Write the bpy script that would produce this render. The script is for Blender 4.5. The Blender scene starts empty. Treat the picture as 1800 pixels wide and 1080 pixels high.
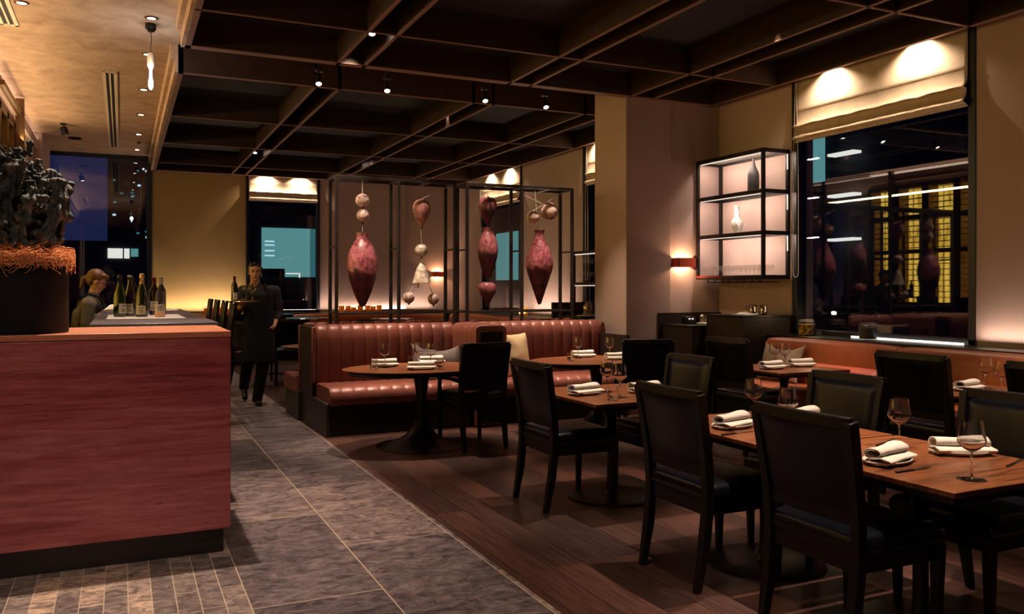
import bpy, bmesh, math, random
from mathutils import Vector, Matrix, noise
random.seed(7)
PI = math.pi
sc = bpy.context.scene
COL = sc.collection

# ------------------------------------------------------------ camera, world, exposure
cam_d = bpy.data.cameras.new('camera'); cam = bpy.data.objects.new('camera', cam_d); COL.objects.link(cam)
cam_d.sensor_width = 36.0; cam_d.lens = 1470.0/1800*36; cam_d.shift_y = -33.0/1800
cam_d.clip_start = 0.05; cam_d.clip_end = 400
cam.location = (0, 0, 1.43); cam.rotation_euler = (PI/2, 0, -math.radians(25)); sc.camera = cam
sc.view_settings.view_transform = 'Standard'; sc.view_settings.look = 'None'
sc.view_settings.exposure = 0.30; sc.view_settings.gamma = 1.0; sc.view_settings.use_curve_mapping = False
sc.cycles.use_denoising = True
sc.cycles.max_bounces = 7; sc.cycles.diffuse_bounces = 3; sc.cycles.glossy_bounces = 4
sc.cycles.transmission_bounces = 6; sc.cycles.transparent_max_bounces = 16
sc.cycles.caustics_reflective = False; sc.cycles.caustics_refractive = False
sc.cycles.sample_clamp_indirect = 3.0
sc.cycles.use_light_tree = True

w = bpy.data.worlds.new('night_sky'); sc.world = w; w.use_nodes = True
nt = w.node_tree; nt.nodes.clear()
wo = nt.nodes.new('ShaderNodeOutputWorld'); bg = nt.nodes.new('ShaderNodeBackground')
tc = nt.nodes.new('ShaderNodeTexCoord'); sx = nt.nodes.new('ShaderNodeSeparateXYZ')
rp = nt.nodes.new('ShaderNodeValToRGB'); mr = nt.nodes.new('ShaderNodeMapRange')
nt.links.new(tc.outputs['Generated'], sx.inputs[0]); nt.links.new(sx.outputs['Z'], mr.inputs['Value'])
mr.inputs['From Min'].default_value = -0.1; mr.inputs['From Max'].default_value = 0.5
rp.color_ramp.elements[0].color = (0.003, 0.004, 0.010, 1)
rp.color_ramp.elements[1].color = (0.004, 0.008, 0.055, 1)
e = rp.color_ramp.elements.new(0.25); e.color = (0.010, 0.014, 0.052, 1)
nt.links.new(mr.outputs[0], rp.inputs[0]); nt.links.new(rp.outputs[0], bg.inputs['Color'])
nt.links.new(bg.outputs[0], wo.inputs[0]); bg.inputs['Strength'].default_value = 1.0

WARM = (1.0, 0.75, 0.55); AMBER = (1.0, 0.66, 0.22); PINKW = (1.0, 0.74, 0.58)
def aim(o, loc, tgt):
    o.location = loc
    o.rotation_euler = (Vector(tgt)-Vector(loc)).to_track_quat('-Z', 'Y').to_euler()
def spot(loc, tgt, W, ang=60, blend=0.6, col=WARM, r=0.03):
    d = bpy.data.lights.new('spot_beam', 'SPOT'); d.energy = W; d.spot_size = math.radians(ang); d.spot_blend = blend
    d.color = col; d.shadow_soft_size = r
    o = bpy.data.objects.new('spot_beam', d); COL.objects.link(o); aim(o, loc, tgt); return o
def area(loc, tgt, W, sx_, sy_, col=WARM, rotz=None):
    d = bpy.data.lights.new('strip_or_fill_light', 'AREA'); d.shape = 'RECTANGLE'; d.size = sx_; d.size_y = sy_; d.energy = W; d.color = col
    o = bpy.data.objects.new('strip_or_fill_light', d); COL.objects.link(o); aim(o, loc, tgt)
    if rotz is not None: o.rotation_euler = rotz
    return o
def bulb(loc, W, col=WARM, r=0.03):
    d = bpy.data.lights.new('bulb', 'POINT'); d.energy = W; d.color = col; d.shadow_soft_size = r
    o = bpy.data.objects.new('bulb', d); COL.objects.link(o); o.location = loc; return o

# ------------------------------------------------------------ light rig: the lamps and strips of the place
ZC, ZG = 3.97, 3.68      # plaster ceiling, underside of the timber grid
XR, XL, YB, YF = 6.75, -1.3, 17.6, -3.0
# recessed downlights along the bar aisle
AISLE_Y = [16.76, 15.08, 13.35, 11.65, 9.88, 8.54, 6.9, 5.25, 3.7, 2.1, 0.4]
AISLE_W = {16.76: 90, 15.08: 90, 13.35: 90, 11.65: 100, 9.88: 120, 8.54: 150, 6.9: 170, 5.25: 620, 3.7: 0, 2.1: 300, 0.4: 340}
for y in AISLE_Y:
    if AISLE_W[y]: spot((0.25, y, 3.94), (0.25, y, 0), AISLE_W[y], 78 if y < 3 else 60, 0.8)
for y in (1.6, -0.6):
    spot((-0.82, y, 3.94), (-0.5, y+1.5, 0.6), 150, 80, 0.8)
# beams from the timber grid, straight down on tables, booths and walkways
BEAMS = [((3.15,2.28,3.9),(3.05,2.42,0.7),520,36), ((3.15,3.45,3.9),(3.05,3.40,0.7),420,36), ((3.15,5.10,3.9),(3.05,4.92,0.7),400,36),
         ((4.3,7.45,3.9),(4.30,7.35,0.7),460,38), ((2.40,7.45,3.9),(2.42,7.32,0.7),480,38), ((5.30,5.85,3.9),(5.45,5.85,0.7),340,34),
         ((5.30,3.95,3.9),(5.45,3.95,0.7),340,36), ((5.30,2.8,3.9),(5.45,2.9,0.7),240,36), ((2.3,10.7,3.9),(2.4,10.7,0.5),140,50),
         ((4.1,10.9,3.9),(4.2,10.8,0.5),140,50), ((2.09,14.2,3.9),(2.2,14.2,0.5),110,60), ((3.98,14.8,3.9),(4.1,14.8,0.5),90,60),
         ((2.09,4.9,3.9),(1.85,5.1,0.0),150,50), ((2.09,3.1,3.9),(1.9,3.3,0.0),110,50), ((4.2,5.6,3.9),(4.2,5.6,0.0),110,60), ((4.2,3.2,3.9),(4.2,3.2,0.0),90,60),
         ((2.09,8.0,3.9),(1.9,9.6,1.2),90,46)]
for a, b, W, an in BEAMS: spot(a, b, W, an, 0.7)
# track spots in the ceiling slot
SLOT = [(1.85,8.72),(2.58,8.72),(3.72,8.72),(4.49,8.72)]
for (x, y), t in zip(SLOT, [(2.38,8.95,1.8),(3.06,8.95,1.9),(3.87,8.95,1.9),(4.55,8.95,1.8)]):
    spot((x-.1, y-.2, 3.42), t, 75, 40, 0.7)
for (x, y), t in zip(SLOT, [(2.1,8.30,0.8),(2.9,8.32,0.8),(4.1,8.32,0.8),(4.8,8.32,0.8)]):
    spot((x, y-.32, 3.42), t, 190, 52, 0.8)
# washers over the roman blinds
for y in (5.45, 6.5, 11.2, 10.2, 14.5, 15.4): spot((6.640, y, 3.75), (6.76, y, 3.35), 44, 136, 0.75, (1.0,0.74,0.50), 0.012)
for x in (2.65, 3.35): spot((x, YB-0.12, 3.75), (x, YB-0.0, 3.35), 44, 136, 0.75, (1.0,0.74,0.50), 0.012)
# led strips behind the banquettes, washing the walls from below
area((3.7, YB-0.16, 0.98), (3.7, YB-0.02, 3), 22, 5.0, 0.03, PINKW)
area((1.35, YB-0.16, 0.98), (1.35, YB-0.02, 3), 9, 1.6, 0.03, PINKW)
area((XR-0.09, 2.9, 0.97), (XR-0.02, 2.9, 3), 13, 3.9, 0.03, PINKW, rotz=(PI, 0, PI/2))
area((XR-0.20, 12.9, 0.97), (XR-0.02, 12.9, 3), 16, 2.2, 0.03, PINKW, rotz=(PI, 0, PI/2))
# ------------------------------------------------------------ materials
MATS = {}
def newmat(name):
    m = bpy.data.materials.new(name); m.use_nodes = True; n = m.node_tree; n.nodes.clear()
    out = n.nodes.new('ShaderNodeOutputMaterial'); return m, n, out
def pb(n, out, col=(.5,.5,.5), rough=.5, metal=0.0, spec=.5):
    b = n.nodes.new('ShaderNodeBsdfPrincipled'); b.inputs['Base Color'].default_value = (*col, 1)
    b.inputs['Roughness'].default_value = rough; b.inputs['Metallic'].default_value = metal
    b.inputs['Specular IOR Level'].default_value = spec
    n.links.new(b.outputs[0], out.inputs['Surface']); return b
def coords(n, scale=(1,1,1), loc=(0,0,0), rot=(0,0,0)):
    t = n.nodes.new('ShaderNodeTexCoord'); m = n.nodes.new('ShaderNodeMapping')
    m.inputs['Scale'].default_value = scale; m.inputs['Location'].default_value = loc; m.inputs['Rotation'].default_value = rot
    n.links.new(t.outputs['Object'], m.inputs['Vector']); return m.outputs[0]
def noise_n(n, vec, scale=5, detail=6, rough=.6, dist=0.0):
    t = n.nodes.new('ShaderNodeTexNoise'); t.inputs['Scale'].default_value = scale; t.inputs['Detail'].default_value = detail
    t.inputs['Roughness'].default_value = rough; t.inputs['Distortion'].default_value = dist
    n.links.new(vec, t.inputs['Vector']); return t.outputs['Fac']
def ramp(n, fac, stops):
    r = n.nodes.new('ShaderNodeValToRGB'); cr = r.color_ramp
    while len(cr.elements) < len(stops): cr.elements.new(0.5)
    for e_, (p, c) in zip(cr.elements, stops): e_.position = p; e_.color = (*c, 1) if len(c) == 3 else c
    n.links.new(fac, r.inputs[0]); return r.outputs[0]
def mixc(n, fac, a, b, mode='MIX'):
    m = n.nodes.new('ShaderNodeMix'); m.data_type = 'RGBA'; m.blend_type = mode
    for s, v in ((0, fac), (6, a), (7, b)):
        if isinstance(v, (int, float)): m.inputs[s].default_value = v
        elif isinstance(v, tuple): m.inputs[s].default_value = (*v, 1)
        else: n.links.new(v, m.inputs[s])
    return m.outputs[2]
def bumpn(n, b, h, strength=.2, dist=.01):
    t = n.nodes.new('ShaderNodeBump'); t.inputs['Strength'].default_value = strength; t.inputs['Distance'].default_value = dist
    n.links.new(h, t.inputs['Height']); n.links.new(t.outputs[0], b.inputs['Normal'])
def plain(name, col, rough=.5, metal=0.0, spec=.5, nz=0.0, nscale=20, var=0.0, scale=(1,1,1)):
    m, n, out = newmat(name); b = pb(n, out, col, rough, metal, spec)
    f = noise_n(n, coords(n, scale), nscale, 5)
    if var:
        lo = tuple(c*(1-var) for c in col); hi = tuple(min(1, c*(1+var)) for c in col)
        n.links.new(ramp(n, f, [(.3, lo), (.7, hi)]), b.inputs['Base Color'])
    if nz: bumpn(n, b, f, nz)
    return m
def emit(name, col, s, sample=True):
    m, n, out = newmat(name); e_ = n.nodes.new('ShaderNodeEmission'); e_.inputs[0].default_value = (*col, 1); e_.inputs[1].default_value = s
    n.links.new(e_.outputs[0], out.inputs[0])
    if not sample: m.cycles.emission_sampling = 'NONE'
    return m
def glassy(name, tint=(1,1,1), base=.03, k=1.0, rough=.01, ior=1.5):
    m, n, out = newmat(name); tr = n.nodes.new('ShaderNodeBsdfTransparent'); tr.inputs[0].default_value = (*tint, 1)
    gl = n.nodes.new('ShaderNodeBsdfGlossy'); gl.inputs['Roughness'].default_value = rough
    lw = n.nodes.new('ShaderNodeLayerWeight'); lw.inputs[0].default_value = .5
    fr = n.nodes.new('ShaderNodeMath'); fr.operation = 'POWER'; n.links.new(lw.outputs['Facing'], fr.inputs[0]); fr.inputs[1].default_value = 4.0
    ma = n.nodes.new('ShaderNodeMath'); ma.operation = 'MULTIPLY_ADD'; ma.inputs[1].default_value = k; ma.inputs[2].default_value = base; ma.use_clamp = True
    n.links.new(fr.outputs[0], ma.inputs[0]); mx = n.nodes.new('ShaderNodeMixShader')
    n.links.new(ma.outputs[0], mx.inputs[0]); n.links.new(tr.outputs[0], mx.inputs[1]); n.links.new(gl.outputs[0], mx.inputs[2])
    n.links.new(mx.outputs[0], out.inputs[0]); return m
def plaster(name, c1, c2, s=1.3, b=.25):
    m, n, out = newmat(name); p = pb(n, out, c1, .75, 0, .3)
    v = coords(n); f = noise_n(n, v, s, 8, .6, .8); f2 = noise_n(n, v, 40, 3)
    n.links.new(ramp(n, f, [(.3, c1), (.7, c2)]), p.inputs['Base Color'])
    bumpn(n, p, mixc(n, .25, f, f2), b, .01); return m
M = {}
def mk_glass():
    m, n, out = newmat('clear_glass'); tr = n.nodes.new('ShaderNodeBsdfTransparent'); tr.inputs[0].default_value = (.985,.98,.975,1)
    gl = n.nodes.new('ShaderNodeBsdfGlossy'); gl.inputs['Roughness'].default_value = .04
    df = n.nodes.new('ShaderNodeBsdfDiffuse'); df.inputs[0].default_value = (.9,.88,.85,1); tl = n.nodes.new('ShaderNodeBsdfTranslucent'); tl.inputs[0].default_value = (.9,.88,.85,1)
    lw = n.nodes.new('ShaderNodeLayerWeight'); lw.inputs[0].default_value = .18
    r1 = ramp(n, lw.outputs['Facing'], [(.0, (.035,)*3), (.50, (.09,)*3), (.85, (.8,)*3)])  # white mixed in towards the edges imitates light caught in the rims
    a = n.nodes.new('ShaderNodeMixShader'); a.inputs[0].default_value = .5; n.links.new(df.outputs[0], a.inputs[1]); n.links.new(tl.outputs[0], a.inputs[2])
    b = n.nodes.new('ShaderNodeMixShader'); b.inputs[0].default_value = .55; n.links.new(a.outputs[0], b.inputs[1]); n.links.new(gl.outputs[0], b.inputs[2])
    c = n.nodes.new('ShaderNodeMixShader'); n.links.new(r1, c.inputs[0]); n.links.new(tr.outputs[0], c.inputs[1]); n.links.new(b.outputs[0], c.inputs[2]); n.links.new(c.outputs[0], out.inputs[0]); return m
M['plaster_wall'] = plaster('wall_plaster', (.45,.325,.290), (.52,.385,.345), .9, .15)
M['plaster_amber_lit'] = plaster('amber_lit_wall_plaster', (.50,.33,.12), (.56,.39,.16), .9, .15)  # part of the amber light on this wall is put into its colour
M['plaster_ceiling'] = plaster('ceiling_plaster', (.42,.27,.165), (.68,.475,.31), 3.6, 1.0)
M['plaster_dark'] = plaster('dark_wall_plaster', (.07,.05,.04), (.09,.065,.05), .9, .15)
M['dark_wood'] = plain('dark_stained_wood', (.0050,.0026,.0030), .42, 0, .3, .05, 9, .35, (1,1,.15))
M['grid_wood'] = plain('smoked_oak_grid', (.040,.020,.014), .5, 0, .3, .05, 6, .25)
M['grid_lit_underside'] = plain('oak_painted_as_lit', (.26,.135,.10), .5, 0, .35, .05, 6, .15)  # paler tone paints the light caught by the beam undersides
M['grid_dark'] = plain('coffer_paint', (.013,.009,.011), .7)
M['black_metal'] = plain('blackened_steel', (.020,.017,.018), .38, .6)
M['frame_metal'] = plain('bronzed_steel', (.055,.042,.040), .40, .7)
M['win_frame'] = plain('dark_window_frame', (.012,.013,.020), .4, .2)
M['leather'] = plain('rust_leather', (.215,.068,.050), .38, 0, .5, .12, 14, .16)
M['leather_orange'] = plain('burnt_orange_leather', (.40,.105,.035), .42, 0, .5, .08, 14, .12)
M['black_leather'] = plain('black_leather', (.0026,.0030,.0065), .28, 0, .30, .10, 30)
M['black_fabric'] = plain('black_fabric', (.006,.006,.008), .8, 0, .2, .1, 200)
M['black_lacquer'] = plain('black_lacquer', (.010,.008,.010), .35)
M['espresso'] = plain('espresso_panel', (.030,.020,.018), .45, 0, .5, .03, 12, .2)
M['linen_white'] = plain('white_linen', (.78,.72,.66), .85, 0, .2, .25, 60)
M['ceramic'] = plain('white_ceramic', (.75,.70,.64), .25)
M['pillow_cream'] = plain('cream_suede', (.82,.60,.36), .85, 0, .2, .2, 12, .12)
M['pillow_grey'] = plain('grey_wool', (.22,.19,.185), .9, 0, .2, .3, 40, .1)
M['pillow_beige'] = plain('beige_wool', (.40,.31,.25), .9, 0, .2, .3, 40, .1)
M['bolster'] = plain('coral_leather', (.52,.085,.045), .45)
M['blind'] = plain('ivory_linen_blind', (.66,.52,.40), .85, 0, .2, .35, 7, .10)
M['cord'] = plain('cream_cord', (.55,.48,.42), .7)
M['steel'] = plain('polished_steel', (.62,.55,.48), .16, 1.0)
M['cutlery'] = plain('steel_cutlery', (.5,.45,.4), .25, 1.0)
M['glass'] = mk_glass()
m_, n_, o_ = newmat('blown_glass'); g_ = n_.nodes.new('ShaderNodeBsdfGlass'); g_.inputs['IOR'].default_value = 1.5; g_.inputs['Roughness'].default_value = .0; n_.links.new(g_.outputs[0], o_.inputs[0]); M['stemware'] = m_
M['window_glass'] = glassy('window_glass', (.88,.91,.93), .080, 1.0, .0, 1.5)
M['cab_glass'] = glassy('cabinet_glass', (.95,.93,.85), .01, .6, .0, 1.5)
M['green_glass'] = plain('dark_green_bottle_glass', (.010,.020,.006), .06, 0, .9)
M['brown_glass'] = plain('dark_bottle_glass', (.012,.006,.005), .06, 0, .9)
M['rose'] = plain('rose_wine', (.85,.42,.20), .10, 0, .6)
M['foil_gold'] = plain('gold_foil', (.60,.40,.16), .3, .9)
M['foil_red'] = plain('red_foil', (.16,.015,.02), .3, .4)
M['foil_dark'] = plain('dark_foil', (.02,.02,.025), .25, .5)
M['foil_white'] = plain('pale_foil', (.55,.50,.45), .3, .3)
M['label'] = plain('paper_label', (.62,.54,.42), .8)
M['paper'] = plain('white_paper', (.70,.66,.66), .9)
M['cork'] = plain('cork', (.42,.25,.13), .8)
M['bar_top'] = plain('dark_slate_bar_top', (.075,.065,.075), .32, 0, .5, .04, 20, .15)
M['pot'] = plain('matt_black_pot', (.004,.004,.007), .7, 0, .25)
M['fibre'] = plain('coconut_fibre', (.66,.26,.11), .8, 0, .2, 0, 60, .35)
M['skin'] = plain('skin', (.52,.27,.17), .5, 0, .4, .03, 30, .06)
M['hair_brown'] = plain('auburn_hair', (.13,.055,.022), .5, 0, .4, .4, 40, .4, (1,1,.2))
M['hair_dark'] = plain('dark_hair', (.012,.009,.008), .5, 0, .4, .4, 40, .3)
M['shirt_grey'] = plain('charcoal_shirt', (.030,.028,.034), .85, 0, .2, .2, 14, .2)
M['shirt_olive'] = plain('olive_grey_shirt', (.13,.11,.085), .85, 0, .2, .2, 14, .15)
M['apron'] = plain('black_apron', (.010,.010,.014), .85, 0, .2, .15, 12)
M['trousers'] = plain('black_trousers', (.007,.007,.009), .85, 0, .2, .15, 12)
M['shoe'] = plain('black_shoe', (.006,.006,.007), .3)
M['eye'] = plain('eye_dark', (.02,.012,.01), .2)
M['lip'] = plain('lips', (.33,.12,.09), .5)
M['sconce'] = plain('red_sconce_shade', (.50,.060,.020), .5)
M['shelf_red'] = plain('red_shelf_edge', (.25,.02,.015), .5)
M['clay_dark'] = plain('dark_stoneware', (.050,.045,.050), .55, 0, .4, .2, 20, .2)
M['honey'] = plain('amber_preserve', (.75,.34,.06), .25, 0, .5, .3, 45, .5)
M['olive_mix'] = plain('yellow_preserve', (.80,.62,.18), .25)
M['lens'] = emit('lamp_lens', (1.0,.80,.62), 22, False)
M['cove'] = emit('cove_strip', (1.0,.70,.52), 3.2)
M['cream_metal'] = plain('cream_vent_metal', (.80,.64,.44), .5)
M['led'] = emit('led_strip', (1.0,.80,.66), 1.1, False)
M['led_cold'] = emit('sill_led', (1.0,.86,.74), 2.6, False)
M['pendant_glow'] = emit('pendant_tube_glow', (.80,.86,1.0), 7, False)
M['cabinet_glow'] = None
M['flame'] = emit('candle_flame', (1.0,.45,.12), 12, False)
M['teal_room'] = emit('lit_office_teal', (.10,.27,.27), 1.0, False)
M['teal_dim'] = emit('dim_office_teal', (.025,.12,.14), 1.0, False)
M['office_white'] = emit('office_lamp', (1.0,.95,.85), .9, False)
M['office_dots'] = emit('city_light', (.5,.75,.9), 1.0, False)
M['facade'] = plain('night_facade', (.016,.018,.026), .8)
M['facade2'] = plain('night_facade_low', (.030,.028,.040), .8)
M['brass'] = plain('aged_bronze', (.16,.09,.04), .35, .9)

def mk_cabinet_glow():
    m, n, out = newmat('amber_backlit_panel'); e_ = n.nodes.new('ShaderNodeEmission')
    v = coords(n, (1, 5, .6)); f = noise_n(n, v, 2.5, 4, .6, .4)
    n.links.new(ramp(n, f, [(.35, (.34,.19,.02)), (.5, (.90,.55,.08)), (.65, (1.0,.72,.16))]), e_.inputs[0]); e_.inputs[1].default_value = 4.6
    n.links.new(e_.outputs[0], out.inputs[0]); return m
M['cabinet_glow'] = mk_cabinet_glow()

def mk_table():
    m, n, out = newmat('walnut_table_top'); b = pb(n, out, (.3,.1,.04), .34, 0, .5)
    f = noise_n(n, coords(n, (1.0, 9, 1)), 2.4, 9, .68, 1.2); f2 = noise_n(n, coords(n, (2.0, 60, 1)), 3, 4, .6)
    c = ramp(n, f, [(.38, (.030,.009,.005)), (.455, (.150,.045,.015)), (.54, (.28,.092,.030)), (.66, (.10,.028,.011))])
    n.links.new(mixc(n, .25, c, ramp(n, f2, [(.35, (.07,.02,.010)), (.65, (.30,.10,.04))])), b.inputs['Base Color'])
    bumpn(n, b, f2, .06, .003); return m
M['table_wood'] = mk_table()

def mk_travertine(name, lo, mid, hi):
    m, n, out = newmat(name); b = pb(n, out, mid, .30, 0, .5)
    f = noise_n(n, coords(n, (.42, .42, 4.2), rot=(0, .02, 0)), 2.3, 8, .62, .25); f2 = noise_n(n, coords(n, (1.1, 1.1, 17), rot=(0, .01, 0)), 2.6, 12, .78, .25)
    c = mixc(n, .5, ramp(n, f, [(.36, lo), (.47, mid), (.58, hi), (.70, mid)]), ramp(n, f2, [(.37, lo), (.50, mid), (.63, hi)]))
    f3 = noise_n(n, coords(n, (3, 3, 34), loc=(7, 2, 1)), 2.6, 5, .6, .4); c = mixc(n, ramp(n, f3, [(.30, (1,1,1)), (.36, (0,0,0))]), c, (.045,.008,.010))
    g = noise_n(n, coords(n, (1.0, 1.0, 24.0), loc=(3, 1, 5), rot=(0, .03, 0)), 2.0, 6, .6, .35)
    c = mixc(n, ramp(n, g, [(.690, (0,0,0)), (.725, (1,1,1))]), c, (.62,.34,.30))
    n.links.new(c, b.inputs['Base Color']); return m
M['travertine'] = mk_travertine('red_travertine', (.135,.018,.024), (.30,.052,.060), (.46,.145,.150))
M['travertine_lit_top'] = mk_travertine('red_travertine_lit_top', (.30,.085,.045), (.44,.15,.085), (.56,.24,.15))  # lighter copy of the stone, warm reflection on the top painted in

def mk_floor(name, bw, rh, sh, pal, mort, msize, rough, veins=True, scale=1.0):
    m, n, out = newmat(name); b = pb(n, out, pal[1], rough, 0, .5)
    t = n.nodes.new('ShaderNodeTexCoord'); s_ = n.nodes.new('ShaderNodeSeparateXYZ'); cb = n.nodes.new('ShaderNodeCombineXYZ')
    ax = n.nodes.new('ShaderNodeMath'); ay = n.nodes.new('ShaderNodeMath')
    for a_, v_ in ((ax, sh[0]), (ay, sh[1])): a_.operation = 'ADD'; a_.inputs[1].default_value = v_
    n.links.new(t.outputs['Object'], s_.inputs[0]); n.links.new(s_.outputs['Y'], ax.inputs[0]); n.links.new(s_.outputs['X'], ay.inputs[0])
    n.links.new(ax.outputs[0], cb.inputs[0]); n.links.new(ay.outputs[0], cb.inputs[1])
    br = n.nodes.new('ShaderNodeTexBrick'); br.offset = .5 if bw != 1.9 else .37; br.offset_frequency = 2
    br.inputs['Scale'].default_value = 1; br.inputs['Brick Width'].default_value = bw; br.inputs['Row Height'].default_value = rh
    br.inputs['Mortar Size'].default_value = msize; br.inputs['Mortar Smooth'].default_value = .1; br.inputs['Bias'].default_value = 0
    br.inputs['Color1'].default_value = (0,0,0,1); br.inputs['Color2'].default_value = (1,1,1,1); br.inputs['Mortar'].default_value = (.5,.5,.5,1)
    n.links.new(cb.outputs[0], br.inputs['Vector'])
    if veins:
        f = noise_n(n, coords(n, (2.6*scale, 4.4*scale, 1)), 2.4, 13, .78, 1.3)
        ve = noise_n(n, coords(n, (1.3, 2.2, 1), loc=(4, 2, 0)), 2.6, 9, .62, 2.2)
        c = ramp(n, f, [(.38, pal[0]), (.50, pal[1]), (.62, pal[2])])
        c = mixc(n, ramp(n, ve, [(.485, (0,0,0)), (.50, (.5,.5,.5)), (.515, (0,0,0))]), c, pal[3])
    else:
        f = noise_n(n, coords(n, (40, 2.0, 1)), 1.6, 7, .62, .3)
        c = ramp(n, f, [(.32, pal[0]), (.5, pal[1]), (.7, pal[2])])
    c = mixc(n, 1.0, c, ramp(n, br.outputs['Color'], [(0, (.45,.44,.50)), (.5, (.88,.85,.86)), (1, (1.65,1.45,1.28))]), 'MULTIPLY')
    c = mixc(n, br.outputs['Fac'], c, mort)
    n.links.new(c, b.inputs['Base Color']); bumpn(n, b, f, .05, .003)
    rr = n.nodes.new('ShaderNodeMapRange'); n.links.new(f, rr.inputs[0]); rr.inputs[3].default_value = rough-.08; rr.inputs[4].default_value = rough+.14
    n.links.new(rr.outputs[0], b.inputs['Roughness']); return m
STONE = ((.044,.036,.045), (.130,.104,.110), (.28,.228,.220), (.46,.36,.31))
M['stone_aisle'] = mk_floor('stone_slabs', 1.46, .60, (-.21, -.525), STONE, (.42,.33,.24), .0035, .36)
M['stone_bar'] = mk_floor('narrow_stone_tiles', .49, .1, (.21, -.525+4), ((.065,.053,.053), (.19,.155,.145), (.38,.31,.265), (.48,.39,.31)), (.44,.35,.27), .0022, .38, True, 1.5)
M['wood_floor'] = mk_floor('dark_oak_boards', 1.9, .19, (0, .1), ((.036,.017,.014), (.054,.025,.020), (.080,.038,.030)), (.006,.004,.004), .0022, .36, False)

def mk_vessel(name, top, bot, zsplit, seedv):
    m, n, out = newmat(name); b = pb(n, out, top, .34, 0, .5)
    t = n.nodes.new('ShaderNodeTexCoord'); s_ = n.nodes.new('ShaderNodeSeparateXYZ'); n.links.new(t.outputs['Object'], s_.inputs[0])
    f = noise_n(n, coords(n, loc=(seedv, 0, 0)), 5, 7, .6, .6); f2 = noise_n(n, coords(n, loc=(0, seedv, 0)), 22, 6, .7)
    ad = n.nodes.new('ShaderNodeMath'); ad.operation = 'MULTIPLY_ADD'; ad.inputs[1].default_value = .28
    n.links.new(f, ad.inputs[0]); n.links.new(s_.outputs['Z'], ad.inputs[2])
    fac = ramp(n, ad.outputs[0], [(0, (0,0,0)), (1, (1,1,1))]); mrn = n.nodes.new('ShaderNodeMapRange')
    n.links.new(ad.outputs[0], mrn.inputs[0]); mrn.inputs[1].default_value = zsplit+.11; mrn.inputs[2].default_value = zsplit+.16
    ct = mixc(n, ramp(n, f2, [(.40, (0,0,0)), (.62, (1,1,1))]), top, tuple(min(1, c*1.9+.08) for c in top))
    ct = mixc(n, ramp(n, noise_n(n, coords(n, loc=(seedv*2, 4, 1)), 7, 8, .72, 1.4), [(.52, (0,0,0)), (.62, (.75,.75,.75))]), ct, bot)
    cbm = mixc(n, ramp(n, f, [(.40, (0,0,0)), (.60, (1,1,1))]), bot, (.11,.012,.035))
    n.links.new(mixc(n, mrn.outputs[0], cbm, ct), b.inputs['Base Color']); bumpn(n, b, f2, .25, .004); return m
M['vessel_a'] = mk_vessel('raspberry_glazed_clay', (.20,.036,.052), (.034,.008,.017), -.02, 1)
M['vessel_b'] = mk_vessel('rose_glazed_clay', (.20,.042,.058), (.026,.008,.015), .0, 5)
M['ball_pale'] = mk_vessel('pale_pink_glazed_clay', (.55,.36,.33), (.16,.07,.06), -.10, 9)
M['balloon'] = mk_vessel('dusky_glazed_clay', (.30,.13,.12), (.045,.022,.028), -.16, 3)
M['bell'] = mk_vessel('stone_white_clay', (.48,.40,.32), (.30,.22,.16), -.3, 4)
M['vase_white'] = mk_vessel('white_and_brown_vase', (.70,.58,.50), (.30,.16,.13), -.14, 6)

def mk_cactus():
    m, n, out = newmat('dark_cactus_skin'); b = pb(n, out, (.03,.04,.04), .6, 0, .4)
    f = noise_n(n, coords(n), 18, 6, .7)
    n.links.new(ramp(n, f, [(.35, (.016,.026,.030)), (.52, (.060,.075,.078)), (.64, (.20,.165,.13))]), b.inputs['Base Color']); bumpn(n, b, f, .5, .01); return m
M['cactus'] = mk_cactus()
def mk_honey(name, c, k=.8):
    m, n, out = newmat(name); df = n.nodes.new('ShaderNodeBsdfPrincipled'); df.inputs['Base Color'].default_value = (*c,1); df.inputs['Roughness'].default_value = .2
    tl = n.nodes.new('ShaderNodeBsdfTranslucent'); v = coords(n); f = noise_n(n, v, 45, 4, .7)
    cc = ramp(n, f, [(.38, tuple(x*.35 for x in c)), (.55, c), (.68, tuple(min(1, x*1.5+.08) for x in c))]); n.links.new(cc, tl.inputs[0]); n.links.new(cc, df.inputs['Base Color'])
    mx = n.nodes.new('ShaderNodeMixShader'); mx.inputs[0].default_value = k; n.links.new(df.outputs[0], mx.inputs[1]); n.links.new(tl.outputs[0], mx.inputs[2]); n.links.new(mx.outputs[0], out.inputs[0]); return m
M['honey'] = mk_honey('amber_preserve', (.85,.40,.06)); M['olive_mix'] = mk_honey('yellow_preserve', (.85,.62,.12))
def mk_jarmix():
    m, n, out = newmat('layered_fruit_preserve'); b = pb(n, out, (.8,.6,.2), .3)
    v = n.nodes.new('ShaderNodeTexVoronoi'); v.inputs['Scale'].default_value = 28; n.links.new(coords(n), v.inputs['Vector'])
    n.links.new(ramp(n, v.outputs['Distance'], [(.1, (.85,.75,.42)), (.35, (.80,.45,.06)), (.6, (.16,.07,.01))]), b.inputs['Base Color'])
    b.inputs['Emission Color'].default_value = (0,0,0,1); return m
M['jar_mix'] = mk_jarmix()

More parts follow.
